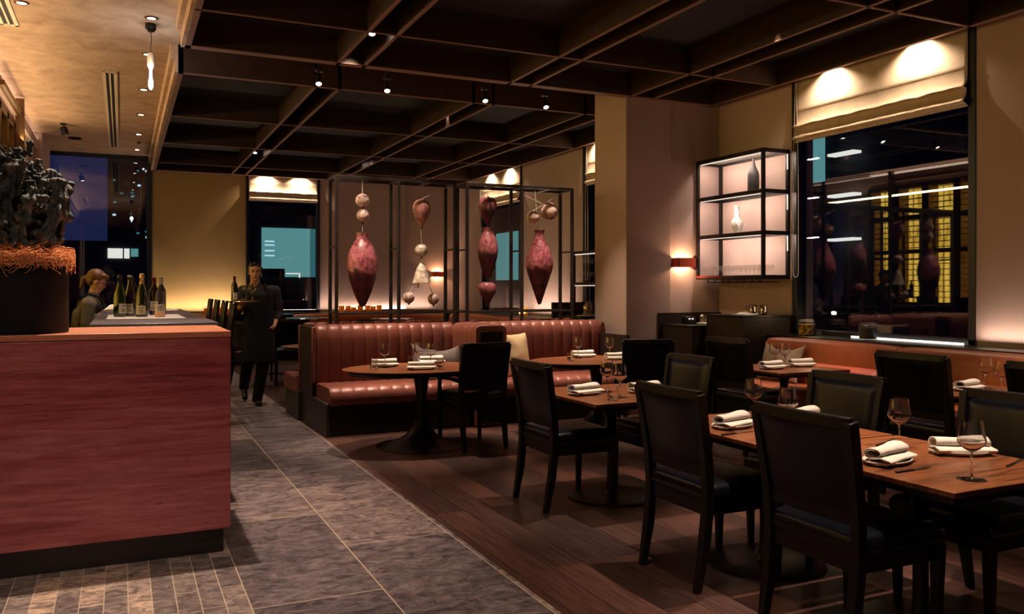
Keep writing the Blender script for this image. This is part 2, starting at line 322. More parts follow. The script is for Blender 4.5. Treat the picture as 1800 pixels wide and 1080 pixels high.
# ------------------------------------------------------------ mesh builder
class MB:
    def __init__(s): s.v = []; s.f = []
    def add(s, vs, fs, mat=None):
        k = len(s.v)
        for p in vs: s.v.append(tuple(mat @ Vector(p)) if mat is not None else tuple(p))
        for f in fs: s.f.append([i+k for i in f])
        return s
    def box(s, x0, x1, y0, y1, z0, z1, mat=None):
        return s.add([(x0,y0,z0),(x1,y0,z0),(x1,y1,z0),(x0,y1,z0),(x0,y0,z1),(x1,y0,z1),(x1,y1,z1),(x0,y1,z1)],
                     [(3,2,1,0),(4,5,6,7),(0,1,5,4),(1,2,6,5),(2,3,7,6),(3,0,4,7)], mat)
    def bar(s, a, b, wa, da, wb=None, db=None, up=(0,0,1)):
        """tapered rectangular bar from a to b"""
        a, b = Vector(a), Vector(b); wb = wa if wb is None else wb; db = da if db is None else db
        d = (b-a).normalized(); u = Vector(up)
        if abs(d.dot(u)) > .95: u = Vector((1,0,0))
        r = d.cross(u).normalized(); u = r.cross(d).normalized(); vs = []
        for p, w_, h_ in ((a, wa, da), (b, wb, db)):
            for sx_, sy_ in ((-1,-1),(1,-1),(1,1),(-1,1)): vs.append(p + r*sx_*w_/2 + u*sy_*h_/2)
        return s.add(vs, [(3,2,1,0),(4,5,6,7),(0,1,5,4),(1,2,6,5),(2,3,7,6),(3,0,4,7)])
    def sweep(s, pts, prof, cap=True):
        """rectangular-ish profile [(u,v)] swept along pts; u sideways, v 'up'"""
        k = len(pts); m_ = len(prof(0) if callable(prof) else prof); vs = []
        for i, p in enumerate(pts):
            p = Vector(p); d = (Vector(pts[min(i+1, k-1)])-Vector(pts[max(i-1, 0)])).normalized()
            u = Vector((0,0,1)) if abs(d.z) < .9 else Vector((1,0,0))
            r = d.cross(u).normalized(); u = r.cross(d).normalized()
            pr = prof(i/(k-1)) if callable(prof) else prof
            for a, b in pr: vs.append(p + r*a + u*b)
        fs = [(i*m_+j, i*m_+(j+1) % m_, (i+1)*m_+(j+1) % m_, (i+1)*m_+j) for i in range(k-1) for j in range(m_)]
        if cap: fs += [tuple(range(m_))[::-1], tuple(range((k-1)*m_, k*m_))]
        return s.add(vs, fs)
    def tube(s, pts, r, seg=8, cap=True):
        def pr(t):
            rr = r(t) if callable(r) else r
            return [(rr*math.cos(2*PI*j/seg), rr*math.sin(2*PI*j/seg)) for j in range(seg)]
        return s.sweep(pts, pr, cap)
    def lathe(s, prof, c=(0,0,0), seg=24, close=False, mat=None, sx_=1, sy_=1):
        c = Vector(c); vs = []; k = len(prof)
        for r, z in prof:
            for j in range(seg): a = 2*PI*j/seg; vs.append((c.x+r*math.cos(a)*sx_, c.y+r*math.sin(a)*sy_, c.z+z))
        fs = [(i*seg+j, i*seg+(j+1) % seg, (i+1)*seg+(j+1) % seg, (i+1)*seg+j) for i in range(k-1) for j in range(seg)]
        if close: fs += [((k-1)*seg+j, (k-1)*seg+(j+1) % seg, (j+1) % seg, j) for j in range(seg)]
        else:
            if prof[0][0] > 1e-5: fs.append(tuple(range(seg))[::-1])
            if prof[-1][0] > 1e-5: fs.append(tuple(range((k-1)*seg, k*seg)))
        return s.add(vs, fs, mat)
    def ball(s, c, rx, ry=None, rz=None, seg=16, rings=10, mat=None):
        ry = rx if ry is None else ry; rz = rx if rz is None else rz; c = Vector(c); vs = []; fs = []
        for i in range(rings+1):
            t = PI*i/rings
            for j in range(seg): a = 2*PI*j/seg; vs.append((c.x+rx*math.sin(t)*math.cos(a), c.y+ry*math.sin(t)*math.sin(a), c.z-rz*math.cos(t)))
        for i in range(rings):
            for j in range(seg): fs.append((i*seg+j, i*seg+(j+1) % seg, (i+1)*seg+(j+1) % seg, (i+1)*seg+j))
        return s.add(vs, fs, mat)
    def cone(s, a, b, ra, rb, seg=14):
        """capsule-like tapered limb piece"""
        a, b = Vector(a), Vector(b); d = b-a; q = d.to_track_quat('Z', 'Y').to_matrix().to_4x4(); q.translation = a
        L = d.length; pr = []
        for i in range(7): t = PI/2*(1-i/6); pr.append((ra*math.cos(t), -ra*math.sin(t)))
        for i in range(7): t = PI/2*i/6; pr.append((rb*math.cos(t), L+rb*math.sin(t)))
        pr[0] = (1e-4, -ra); pr[-1] = (1e-4, L+rb)
        return s.lathe(pr, seg=seg, mat=q)
    def extrude(s, prof, axis, a0, a1):
        """closed 2-D profile extruded along axis 'x','y' or 'z'"""
        k = len(prof); vs = []
        for a in (a0, a1):
            for p, q in prof: vs.append({'x': (a,p,q), 'y': (p,a,q), 'z': (p,q,a)}[axis])
        fs = [(i, (i+1) % k, k+(i+1) % k, k+i) for i in range(k)] + [tuple(range(k))[::-1], tuple(range(k, 2*k))]
        return s.add(vs, fs)
    def pillow(s, w_, d_, h_, p=2.0, e_=.5, pinch=0.0, n=18, mat=None, flat=0.0):
        vs = []; k = n+1
        for side in (1, -1):
            for i in range(k):
                for j in range(k):
                    u = math.sin(PI/2*(2*i/n-1)); v = math.sin(PI/2*(2*j/n-1))
                    t = (max(0, 1-abs(u)**p)*max(0, 1-abs(v)**p))**e_
                    x = w_/2*u*(1-pinch*(1-v*v)); y = d_/2*v*(1-pinch*(1-u*u))
                    z = side*h_/2*t*(1 if side > 0 else 1-flat); vs.append((x, y, z))
        fs = []
        for sd in (0, 1):
            o = sd*k*k
            for i in range(n):
                for j in range(n):
                    f = (o+i*k+j, o+(i+1)*k+j, o+(i+1)*k+j+1, o+i*k+j+1); fs.append(f if sd == 0 else f[::-1])
        return s.add(vs, fs, mat)
    def channel(s, path, a0, a1, n, amp, axis='x', m_=8):
        """upholstery of n rounded channels between a0 and a1 along axis; path = [(p,z)] profile walked so the outside is on the left"""
        k = len(path); nrm = []
        for i in range(k):
            d = Vector(path[min(i+1, k-1)])-Vector(path[max(i-1, 0)]); d.normalize(); nrm.append((-d.y, d.x))
        cols = n*m_+1; vs = []
        for c in range(cols):
            t = (c % m_)/m_; u = 2*t-1; b = amp*(math.sqrt(max(0, 1-abs(u)**2.6)) if c % m_ else 0)
            a = a0+(a1-a0)*c/(cols-1)
            for (p, z), (nx_, nz_) in zip(path, nrm):
                P, Z_ = p+nx_*b, z+nz_*b
                vs.append((a, P, Z_) if axis == 'x' else (P, a, Z_))
        fs = [(c*k+i, (c+1)*k+i, (c+1)*k+i+1, c*k+i+1) for c in range(cols-1) for i in range(k-1)]
        fs += [tuple(range(k)), tuple(range((cols-1)*k, cols*k))[::-1]]
        return s.add(vs, fs)
    def build(s, name, mat, parent=None, bevel=0, smooth=35, loc=None, sub=0, seg=2, remesh=0, sm=0, wire=None, solid=0):
        me = bpy.data.meshes.new(name); me.from_pydata([tuple(p) for p in s.v], [], s.f); me.update()
        bm = bmesh.new(); bm.from_mesh(me); bmesh.ops.remove_doubles(bm, verts=bm.verts, dist=1e-5)
        bmesh.ops.recalc_face_normals(bm, faces=bm.faces); bm.to_mesh(me); bm.free()
        o = bpy.data.objects.new(name, me); COL.objects.link(o)
        mt = M[mat] if isinstance(mat, str) else mat
        me.materials.append(mt)
        if solid: q = o.modifiers.new('solidify', 'SOLIDIFY'); q.thickness = solid; q.offset = 0
        if remesh:
            q = o.modifiers.new('remesh', 'REMESH'); q.mode = 'VOXEL'; q.voxel_size = remesh
            if sm: q = o.modifiers.new('smooth', 'SMOOTH'); q.iterations = sm; q.factor = .5
            dg = bpy.context.evaluated_depsgraph_get(); me2 = bpy.data.meshes.new_from_object(o.evaluated_get(dg))
            o.modifiers.clear(); o.data = me2; me = me2
            if not len(me.materials): me.materials.append(mt)
        if bevel: q = o.modifiers.new('bevel', 'BEVEL'); q.width = bevel; q.segments = seg; q.limit_method = 'ANGLE'; q.angle_limit = math.radians(40)
        if sub: q = o.modifiers.new('subsurf', 'SUBSURF'); q.levels = sub; q.render_levels = sub
        if smooth:
            for p in me.polygons: p.use_smooth = True
            if not remesh and smooth < 180: me.set_sharp_from_angle(angle=math.radians(smooth))
        if parent is not None: o.parent = parent
        if loc is not None: o.location = loc
        return o

def tag(o, label, cat, group=None, kind=None):
    o['label'] = label; o['category'] = cat
    if group: o['group'] = group
    if kind: o['kind'] = kind
    return o
def thing(name, label, cat, loc=(0,0,0), rz=0, group=None, scale=1):
    o = bpy.data.objects.new(name, None); COL.objects.link(o); o.empty_display_size = .1
    o.location = loc; o.rotation_euler = (0, 0, rz); o.scale = (scale,)*3
    return tag(o, label, cat, group)
def struct(name, mb, mat, **k):
    o = mb.build(name, mat, **k)
    if o.parent is None: o['kind'] = 'structure'
    return o
def dup(root, loc, rz=0, label=None, group=None, scale=None):
    def cp(o, par):
        c = o.copy(); COL.objects.link(c)
        if par is not None: c.parent = par
        for ch in KIDS.get(o.name, []): cp(ch, c)
        return c
    global KIDS
    KIDS = {}
    for o in list(COL.objects):
        if o.parent is not None: KIDS.setdefault(o.parent.name, []).append(o)
    c = cp(root, None); c.location = loc; c.rotation_euler = (0, 0, rz)
    if scale: c.scale = (scale,)*3
    if label: c['label'] = label
    if group: c['group'] = group
    return c
# ------------------------------------------------------------ the shell
struct('floor', MB().box(1.75, XR, YF, YB, -.1, 0), 'wood_floor', smooth=0)
struct('floor_aisle', MB().box(.525, 1.7495, YF, YB, -.1, 0.001), 'stone_aisle', smooth=0)
struct('floor_bar', MB().box(XL, .5245, YF, YB, -.1, 0.001), 'stone_bar', smooth=0)
struct('ceiling', MB().box(XL-.3, XR+.5, YF, YB+.3, ZC, ZC+.2), 'plaster_ceiling', smooth=0)
struct('wall_front', MB().box(XL-.3, XR+.5, YF-.2, YF, 0, ZC), 'plaster_dark', smooth=0)
# back wall: tall window | plaster | window | pier with shallow pilaster
mb = MB()
mb.box(2.27, 3.75, YB, YB+.3, 0, .93).box(3.75, XR, YB, YB+.3, 0, ZC)
mb.box(4.07, 5.60, YB-.12, YB, .95, ZC).box(5.60, 6.75, YB-.02, YB, .95, ZC)
struct('wall_back', mb, 'plaster_wall', smooth=0)
struct('wall_back_left', MB().box(.52, 2.27, YB, YB+.3, 0, ZC), 'plaster_amber_lit', smooth=0)
# right wall with its window openings
RW = [(4.90, 7.10), (9.40, 11.75), (14.02, 16.00)]
mb = MB(); y0 = YF
for a, b in RW:
    mb.box(XR, XR+.3, y0, a, 0, ZC); mb.box(XR, XR+.3, a, b, 0, .93); y0 = b
mb.box(XR, XR+.3, y0, YB, 0, ZC)
struct('wall_right', mb, 'plaster_wall', smooth=0)
struct('wall_alcove', MB().box(6.0, XR, 8.36, 8.62, 0, ZC), 'plaster_wall', smooth=0)
struct('wall_column', MB().box(5.36, 6.0, 8.33, 9.05, 0, ZC), 'plaster_wall', smooth=0, bevel=.012)
# left wall: plaster before and after the wine wall
mb = MB()
mb.box(XL-.3, XL, YF, 4.70, 0, ZC).box(XL-.3, XL, 4.70, 13.40, 3.62, ZC-.22).box(XL-.3, XL-.14, 4.70, 13.40, ZC-.22, ZC)
mb.box(XL-.3, XL, 13.40, 14.1, 0, ZC).box(XL-.3, XL, 14.1, 15.6, 0, .9).box(XL-.3, XL, 14.1, 15.6, 3.3, ZC).box(XL-.3, XL+.12, 15.6, YB-.35, 0, ZC)
struct('wall_left', mb, 'plaster_wall', smooth=0)

def window(name, axis, at, a, b, z0, z1, fw=.07, mull=(), extra=()):
    """axis 'x': pane lies in the plane x=at; 'y': in the plane y=at"""
    fr = MB()
    def bx(p0, p1, q0, q1, d0, d1, m=fr):
        if axis == 'x': m.box(at+d0, at+d1, p0, p1, q0, q1)
        else: m.box(p0, p1, at+d0, at+d1, q0, q1)
    bx(a, a+fw, z0, z1, -.05, .09); bx(b-fw, b, z0, z1, -.05, .09); bx(a, b, z0, z0+.05, -.05, .09); bx(a, b, z1-.06, z1, -.05, .09)
    for q in mull: bx(q-.035, q+.035, z0, z1, -.03, .07)
    f = fr.build(name, 'win_frame', bevel=.004); f['kind'] = 'structure'
    pn = MB(); bx(a+fw-.02, b-fw+.02, z0+.04, z1-.05, .03, .042, pn); pn.build('pane', 'window_glass', f, smooth=0)
    return f
window('window_1', 'y', YB+.02, XL, .52, .05, ZC, .09)
window('window_2', 'y', YB+.02, 2.27, 3.75, .93, ZC, .05)
window('window_3', 'x', XR+.04, 4.90, 7.10, .93, ZC, .07)
window('window_4', 'x', XR+.04, 9.40, 11.75, .93, ZC, .12)
window('window_5', 'x', XR+.04, 14.02, 16.00, .93, ZC, .10)
window('window_6', 'x', XL-.16, 14.1, 15.6, .9, 3.3, .1)
struct('trim_1', MB().box(XL, .52, YB-.09, YB, 0, .05).box(.44, .52, YB-.09, YB, .05, ZC).box(XL, XL+.07, YB-.3, YB, 0, ZC), 'win_frame')
# dark ledges behind the banquettes, dado
struct('trim_2', MB().box(6.34, XR, 1.0, 7.06, .885, .93).box(6.34, XR, 8.63, 16.98, .885, .93).box(.60, XR, 17.05, YB, .885, .93), 'black_lacquer', bevel=.004)
struct('trim_3', MB().box(6.40, XR, 1.0, 7.06, 0, .885).box(6.40, XR, 8.63, 16.98, 0, .885).box(.60, XR, 17.12, YB, 0, .885), 'espresso')
# timber grid ceiling: two panels with a slot between them
def grid(name, y0, y1, xs_pairs, ys, lab):
    g = MB(); lp = MB(); xl, xr = .53, 6.62; t = .034
    g.box(xl, xl+.05, y0, y1, ZG, ZC-.002); g.box(xr-.05, xr, y0, y1, ZG, ZC-.002)
    g.box(xl, xr, y0, y0+.05 if y0 > 5 else y0+.05, ZG, ZC-.002); g.box(xl, xr, y1-.11, y1, ZG, ZC-.002)
    for a, b in xs_pairs: g.box(a-t/2, a+t/2, y0, y1, ZG, ZC-.03); g.box(b-t/2, b+t/2, y0, y1, ZG, ZC-.03)
    for y in ys: g.box(xl, xr, y-.025, y+.025, ZG+.002, ZC-.03)
    o = g.build(name, 'grid_wood', smooth=0); o['kind'] = 'structure'
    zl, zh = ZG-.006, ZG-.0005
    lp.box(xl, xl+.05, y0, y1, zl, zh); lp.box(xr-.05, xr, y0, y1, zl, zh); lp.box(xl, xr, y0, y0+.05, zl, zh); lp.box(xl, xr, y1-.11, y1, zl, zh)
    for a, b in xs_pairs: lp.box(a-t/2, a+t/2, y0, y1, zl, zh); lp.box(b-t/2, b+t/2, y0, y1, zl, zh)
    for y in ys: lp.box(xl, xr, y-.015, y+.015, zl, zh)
    lp.build('lit_underside', 'grid_lit_underside', o, smooth=0)  # added thin strips, coloured lighter so the undersides look lit
    MB().box(xl-.035, xl-.001, y0, y1, ZG, ZC-.002).box(xl-.075, xl-.036, y0, y1, ZG+.13, ZC-.002).build('side_fascia', 'plaster_ceiling', o, smooth=0)
    MB().box(xl+.05, xr-.05, y0+.05, y1-.11, ZC-.03, ZC-.012).build('coffer_panel', 'grid_dark', o, smooth=0)
PAIRS = [(1.956, 2.22), (3.85, 4.11), (5.40, 5.71)]
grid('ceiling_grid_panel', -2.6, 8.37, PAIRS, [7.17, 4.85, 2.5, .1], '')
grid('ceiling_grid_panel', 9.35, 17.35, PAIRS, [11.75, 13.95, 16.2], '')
# cove light along the left wall and the rib that holds it
struct('trim_4', MB().box(XL, XL+.05, 4.7, YB-.4, 3.70, 3.86), 'plaster_wall', smooth=0)
cv = MB().box(XL-.12, XL-.02, 4.7, 13.4, ZC-.07, ZC-.05).box(XL+.005, XL+.045, 4.7, YB-.4, 3.862, 3.872)
tag(cv.build('cove_light_strip', 'cove', smooth=0), 'long warm light strip glowing in the ceiling cove above the left wall', 'light strip')
area((XL+.10, 10.0, 3.40), (XL+.6, 10.0, 3.97), 46, .06, 9.0, (1.0,.68,.36), rotz=(PI, math.radians(50), 0))  # added unseen area light, spreads an amber glow over the ceiling
tag(MB().box(XR-.065, XR-.045, 4.98, 6.22, .932, .947).build('led_strip', 'led_cold', smooth=0), 'thin glowing led strip on the black sill of the big right window', 'light strip')

# ------------------------------------------------------------ wine wall (bays of amber backlit cabinets)
def wine_bay():
    r = thing('wine_cabinet', 'tall amber backlit wine cabinet bay in the left wall', 'wine cabinet', (XL, 0, 0), 0, 'wine cabinet bays along the left wall')
    W_ = .72
    f = MB()
    for a in (0, W_-.085): f.box(-.28, .03, a, a+.085, 0, 3.60)
    f.box(-.28, .03, 0, W_, 3.52, 3.60).box(-.28, .03, 0, W_, 0, .12).box(-.28, .035, 0, W_, 1.02, 1.14).box(-.06, .03, .1, W_-.1, 2.86, 2.95).box(-.06, .03, .1, W_-.1, 2.16, 2.24).box(-.28, -.27, 0, W_, 0, 3.6)
    f.build('frame', 'brass', r, bevel=.003)
    MB().box(-.255, -.25, .10, W_-.10, 1.14, 3.52).build('backlit_panel', 'cabinet_glow', r, smooth=0)
    MB().box(-.05, -.02, .1, W_-.1, .12, 1.02).build('base_door', 'black_lacquer', r, smooth=0)
    k = MB(); z = 1.24
    while z < 3.45: k.box(-.24, -.10, .10, W_-.10, z, z+.012); z += .115
    for a in (.24, .48): k.box(-.23, -.21, a-.006, a+.006, 1.14, 3.52)
    k.build('bottle_rack', 'brass', r, smooth=0)
    d = MB().box(-.02, -.012, .10, W_-.10, 1.14, 3.52).build('glass_door', 'cab_glass', r, smooth=0)
    MB().tube([(.045, W_-.16, 1.9), (.045, W_-.16, 2.1)], .008).build('handle', 'brass', d)
    return r
wb = wine_bay(); wb.location.y = 13.40-.72
for i in range(1, 12):
    dup(wb, (XL, 13.40-.72*(i+1), 0))
# sliding ladder rail at the top of the wine wall
r = thing('rail_post', 'dark bronze square post standing before the wine wall', 'post', (-1.22, 12.75, 0))
MB().box(-.05, .05, -.045, .045, 0, 3.93).build('post', 'brass', r, bevel=.004)
MB().box(-.03, .03, -1.9, 0, 3.70, 3.76).build('rail', 'brass', r, bevel=.003)

# ------------------------------------------------------------ outside: buildings of the night city
def building(name, label, x0, x1, y0, y1, z0, z1, mat, panes, rots=()):
    r = thing(name, label, 'building', (0, 0, 0)); MB().box(x0, x1, y0, y1, z0, z1).build('facade', mat, r, smooth=0)
    for (a, b, c, d, e_, f_, m_) in panes: MB().box(a, b, c, d, e_, f_).build('lit_window', m_, r, smooth=0)
    return r
rnd = random.Random(3); P = []
for k in range(26):
    x = rnd.uniform(-.6, 1.4); z = 1+rnd.random()*12; ww = rnd.choice((.12,.2,.35)); P.append((x, x+ww, 59.86, 59.9, z, z+.12, rnd.choice(('office_dots','teal_dim','office_white','teal_dim'))))
for z in (5.2, 7.5, 9.9, 12.3): P.append((-.4, 1.0, 59.86, 59.9, z, z+.22, 'facade2'))
building('office_tower', 'tall dark office tower with scattered small lights beyond the tall window', -.85, 3.0, 59.9, 75, -8, 17, 'facade', P)
P = [(-.42, .02, 29.9, 29.95, 2.40, 2.72, 'office_white'), (.06, .22, 29.9, 29.95, 2.40, 2.72, 'office_white'), (.26, .48, 29.9, 29.95, 2.46, 2.72, 'teal_room'), (-3.2, -2.9, 29.9, 29.95, 2.6, 2.8, 'office_white')]
building('low_building', 'low dark building with one lit office window behind the tall window', -8, 2.6, 29.95, 40, -8, 2.95, 'facade2', P)
r = thing('office_block', 'neighbouring office with teal lit room seen through the narrow back window', 'building')
m = MB().box(3.2, 12.2, 30.3, 40, -8, 6).build('facade', 'facade', r, smooth=0)
MB().box(4.43, 6.10, 30.22, 30.28, 1.83, 3.56).build('lit_window', 'teal_room', r, smooth=0)
MB().box(6.10, 6.30, 30.22, 30.28, 1.83, 3.56).build('window_edge', 'teal_dim', r, smooth=0)
MB().box(4.43, 5.20, 30.12, 30.2, 1.80, 2.12).build('desk_screen', 'facade', r, smooth=0)
MB().box(5.25, 5.72, 30.12, 30.16, 1.93, 1.97).box(5.70, 5.74, 30.12, 30.16, 1.80, 1.97).build('lit_rail', 'office_white', r, smooth=0)
for z in (2.55, 2.72, 2.92, 3.05): MB().box(4.52, 4.85, 30.12, 30.16, z, z+.05).build('shelf_line', 'office_dots', r, smooth=0)
r = thing('office_wing', 'dark office wing outside the right windows with white ceiling lamps', 'building')
MB().box(18, 22, 6, 48, -8, 9).build('facade', 'facade', r, smooth=0)
for (z, a, b) in ((5.05, 17.2, 16.3), (3.92, 17.2, 16.3), (2.72, 17.2, 16.3)): MB().box(17.6, 17.9, b, a, z, z+.07).build('ceiling_lamp', 'office_white', r, smooth=0)
MB().box(17.9, 17.98, 17.65, 18.15, 4.45, 6.5).build('teal_column', 'teal_room', r, smooth=0)
MB().box(17.9, 17.98, 37.8, 40.4, 1.85, 4.3).build('lit_window', 'teal_room', r, smooth=0)
MB().box(17.9, 17.98, 29.1, 29.7, 1.4, 4.3).build('teal_column', 'teal_dim', r, smooth=0)

# ------------------------------------------------------------ ceiling fittings
def downlight(x, y, lab):
    r = thing('recessed_downlight', lab, 'ceiling light', (x, y, ZC), 0, 'recessed downlights over the bar aisle')
    MB().lathe([(.055,-.001),(.062,-.006),(.055,-.012),(.040,-.010),(.040,-.001)], seg=20, close=True).build('trim_ring', 'brass', r)
    MB().lathe([(.0001,-.006),(.038,-.006)], seg=20).build('lens', 'lens', r, smooth=0)
    return r
LOC = {16.76: 'farthest recessed downlight, nearest the tall window', 15.08: 'second recessed downlight from the tall window', 13.35: 'recessed downlight in the aisle row beyond the pendant lamp, third from the window',
       11.65: 'recessed downlight just behind the glowing pendant tube', 9.88: 'recessed downlight right above the black pendant canopy', 8.54: 'recessed downlight nearest the viewer in the aisle row'}
for y in AISLE_Y[:6]: downlight(.25, y, LOC[y]).get('label')
downlight(-.81, 8.57, 'recessed downlight by the slotted vent at the upper left')
def ceiling_spot(name, lab, x, y, z, tilt=(0, 0), group=None, big=1):
    r = thing(name, lab, 'spotlight', (x, y, z), 0, group)
    MB().lathe([(.0001,0),(.045,0),(.045,-.02),(.0001,-.02)], seg=18).build('canopy', 'black_metal', r)
    MB().tube([(0,0,-.015),(0,0,-.07)], .008).build('stem', 'black_metal', r)
    rot = Matrix.Translation((0,0,-.07)) @ Matrix.Rotation(tilt[0], 4, 'X') @ Matrix.Rotation(tilt[1], 4, 'Y')
    h = MB().lathe([(.0001,.02),(.030*big,.02),(.036*big,0),(.036*big,-.11),(.030*big,-.11),(.028*big,-.10)], seg=18, mat=rot).build('lamp_head', 'black_metal', r)
    MB().lathe([(.0001,-.102),(.029*big,-.102)], seg=18, mat=rot).build('lens', 'lens', h, smooth=0)
    return r
SL = ['leftmost black spotlight hanging in the ceiling slot', 'second black spotlight from the left in the ceiling slot', 'third black spotlight from the left in the ceiling slot', 'rightmost black spotlight in the ceiling slot, nearest the column']
for (x, y), l in zip(SLOT, SL): MB().tube([(0,0,0),(0,0,ZC-3.70)], .010).build('drop_rod', 'black_metal', ceiling_spot('track_spotlight', l, x, y, 3.70, (-.55, .1), 'spotlights in the slot of the timber ceiling'))
for (x, y, l) in [(2.09, 7.55, 'small spotlight between the first pair of near ceiling beams'), (2.09, 15.0, 'distant spotlight between the first pair of far ceiling beams'), (3.98, 15.6, 'amber spotlight above the display frame in the far ceiling grid')]:
    ceiling_spot('coffer_spotlight', l, x, y, ZC-.04, (-.5, .1))
ceiling_spot('ceiling_spotlight', 'black spotlight on the plaster ceiling left of the slotted vent', -.82, 14.6, ZC, (.1, -.3), None, 1.5)
tag(MB().lathe([(.0001,0),(.10,0),(.10,-.02),(.0001,-.02)], seg=20).build('smoke_detector', 'black_metal', loc=(-.72, 15.9, ZC)), 'flat dark disc on the plaster ceiling beside the black spotlight', 'smoke detector')
tag(MB().lathe([(.0001,0),(.035,0),(.035,-.012),(.012,-.03),(.0001,-.03)], seg=16).build('sprinkler', 'black_metal', loc=(.27, 15.9, ZC)), 'small dark sprinkler between the two farthest downlights', 'sprinkler')
def vent(x0, x1, y0, y1, lab):
    r = thing('slot_vent', lab, 'air vent', ((x0+x1)/2, (y0+y1)/2, ZC)); w_, L = (x1-x0)/2, (y1-y0)/2
    m = MB()
    for a, b in ((-w_, -w_*.55), (-w_*.12, w_*.12), (w_*.55, w_)): m.box(a, b, -L, L, -.012, .0)
    m.box(-w_, w_, -L, -L+.05, -.012, 0).box(-w_, w_, L-.05, L, -.012, 0)
    m.build('frame', 'cream_metal', r, bevel=.002)
    MB().box(-w_*.9, w_*.9, -L+.02, L-.02, -.003, -.001).build('slots', 'grid_dark', r, smooth=0)
vent(-.21, -.05, 10.85, 16.65, 'long white slotted air vent in the middle of the plaster ceiling')
vent(-1.06, -.90, 6.6, 9.35, 'slotted air vent cut by the upper left corner')
# pendant tube lamps on the aisle ceiling
r = thing('pendant_lamp', 'slim glowing glass tube pendant hanging over the bar aisle', 'pendant lamp', (.25, 8.75, ZC))
MB().lathe([(.0001,0),(.05,0),(.05,-.05),(.028,-.075),(.0001,-.075)], seg=20).build('canopy', 'black_metal', r)
MB().tube([(0,0,-.07),(.006,0,-.15),(-.003,0,-.24),(.004,0,-.29)], .0035).build('cord', 'black_metal', r)
MB().lathe([(.0001,-.28),(.022,-.28),(.034,-.31),(.034,-.40),(.014,-.44),(.012,-.46)], seg=20).build('glass_shade', 'ceramic', r)
MB().lathe([(.0001,-.42),(.012,-.43),(.014,-.52),(.022,-.55),(.022,-.60),(.010,-.63),(.0001,-.63)], seg=20).build('glowing_tube', 'pendant_glow', r)
bulb((.25, 8.75, 3.45), 9, (.80,.86,1.0), .04)

# ------------------------------------------------------------ roman blinds and their cords
def blind(lab, axis, at, a, b, z0, z1=3.96):
    r = thing('roman_blind', lab, 'blind'); m = MB(); sgn = -1; H_ = z1-z0
    # profile: (distance into the room, z); flat drop, then two hanging folds
    P_ = [(.004, z1), (.004, z0+.36), (.010, z0+.345), (.004, z0+.33), (.010, z0+.22), (.030, z0+.185), (.052, z0+.165), (.050, z0+.155), (.018, z0+.150),
          (.022, z0+.10), (.040, z0+.06), (.060, z0+.035), (.056, z0+.02), (.02, z0+.015), (.024, z0), (.016, z0)]
    n_ = 56; k = len(P_); vs = []
    for i in range(n_+1):
        t = a+(b-a)*i/n_
        for j, (d, z) in enumerate(P_):
            d2 = d+.004*noise.noise(Vector((t*3, z*4, 1)))+(.007*abs(math.sin(i*.45+j))*noise.noise(Vector((t*5, 0, 3))) if j > 3 else 0)
            if j in (6, 7, 8): z = z+.012*noise.noise(Vector((t*6, 2, 0)))
            vs.append((at-d2-.012, t, z) if axis == 'x' else (t, at-d2-.012, z))
    fs = [(i*k+j, (i+1)*k+j, (i+1)*k+j+1, i*k+j+1) for i in range(n_) for j in range(k-1)]
    m.add(vs, fs); m.build('fabric', 'blind', r, smooth=50, solid=.003)
    bb = MB()
    if axis == 'x': bb.box(at-.035, at-.012, a, b, z0-.012, z0+.004)
    else: bb.box(a, b, at-.035, at-.012, z0-.012, z0+.004)
    bb.build('bottom_bar', 'blind', r, smooth=0)
    return r
def pull_cord(lab, x, y, z0, z1):
    pts = [(x, y-.005, z1)]; n_ = 10
    w_ = .038
    L = [(x, y-.01-w_*min(1, (z1-z)/1.2), z) for z in [z1-(z1-z0-.05)*i/8 for i in range(9)]]
    arc = [(x, y-.01-w_*math.cos(PI*i/8), z0+.045-.045*math.sin(PI*i/8)) for i in range(1, 8)]
    Rr = [(x, y-.01+w_*min(1, (z1-z)/1.2), z) for z in [z0+.05+(z1-z0-.05)*i/8 for i in range(9)]]
    tag(MB().tube(L+arc+Rr, .0045, 6).build('pull_cord', 'cord'), lab, 'blind cord')
blind('wide cream roman blind over the big right window', 'x', XR-.01, 4.96, 7.02, 3.04)
blind('cream roman blind behind the plaster column', 'x', XR-.01, 9.4, 11.58, 3.08)
blind('cream roman blind behind the right display frame', 'x', XR-.01, 14.06, 15.95, 3.06)
blind('narrow cream roman blind on the back wall window', 'y', YB-.02, 2.32, 3.70, 3.22)
pull_cord('looped cream cord beside the black wall shelf', 6.69, 7.0, 1.55, 3.9)
pull_cord('looped cream cord left of the plaster column', 6.69, 11.55, 1.56, 3.9)
pull_cord('looped cream cord behind the purple hanging vase', 6.69, 15.9, 1.50, 3.9)
# sconces
def sconce(lab, x, y):
    r = thing('wall_sconce', lab, 'wall lamp', (x, y, 1.74)); m = MB()
    m.box(-.13, .13, -.13, -.122, -.055, .055).box(-.13, -.122, -.13, 0, -.055, .055).box(.122, .13, -.13, 0, -.055, .055)
    m.build('shade', 'sconce', r, smooth=0)
    MB().box(-.05, .05, -.02, 0, -.04, .04).build('mount', 'black_metal', r)
    bulb((x, y-.065, 1.74), 9, (1.0,.62,.34), .02)
sconce('red box wall sconce glowing between column and black shelf', 6.17, 8.36)
sconce('red box wall sconce glowing on the far back wall', 6.36, 17.58)
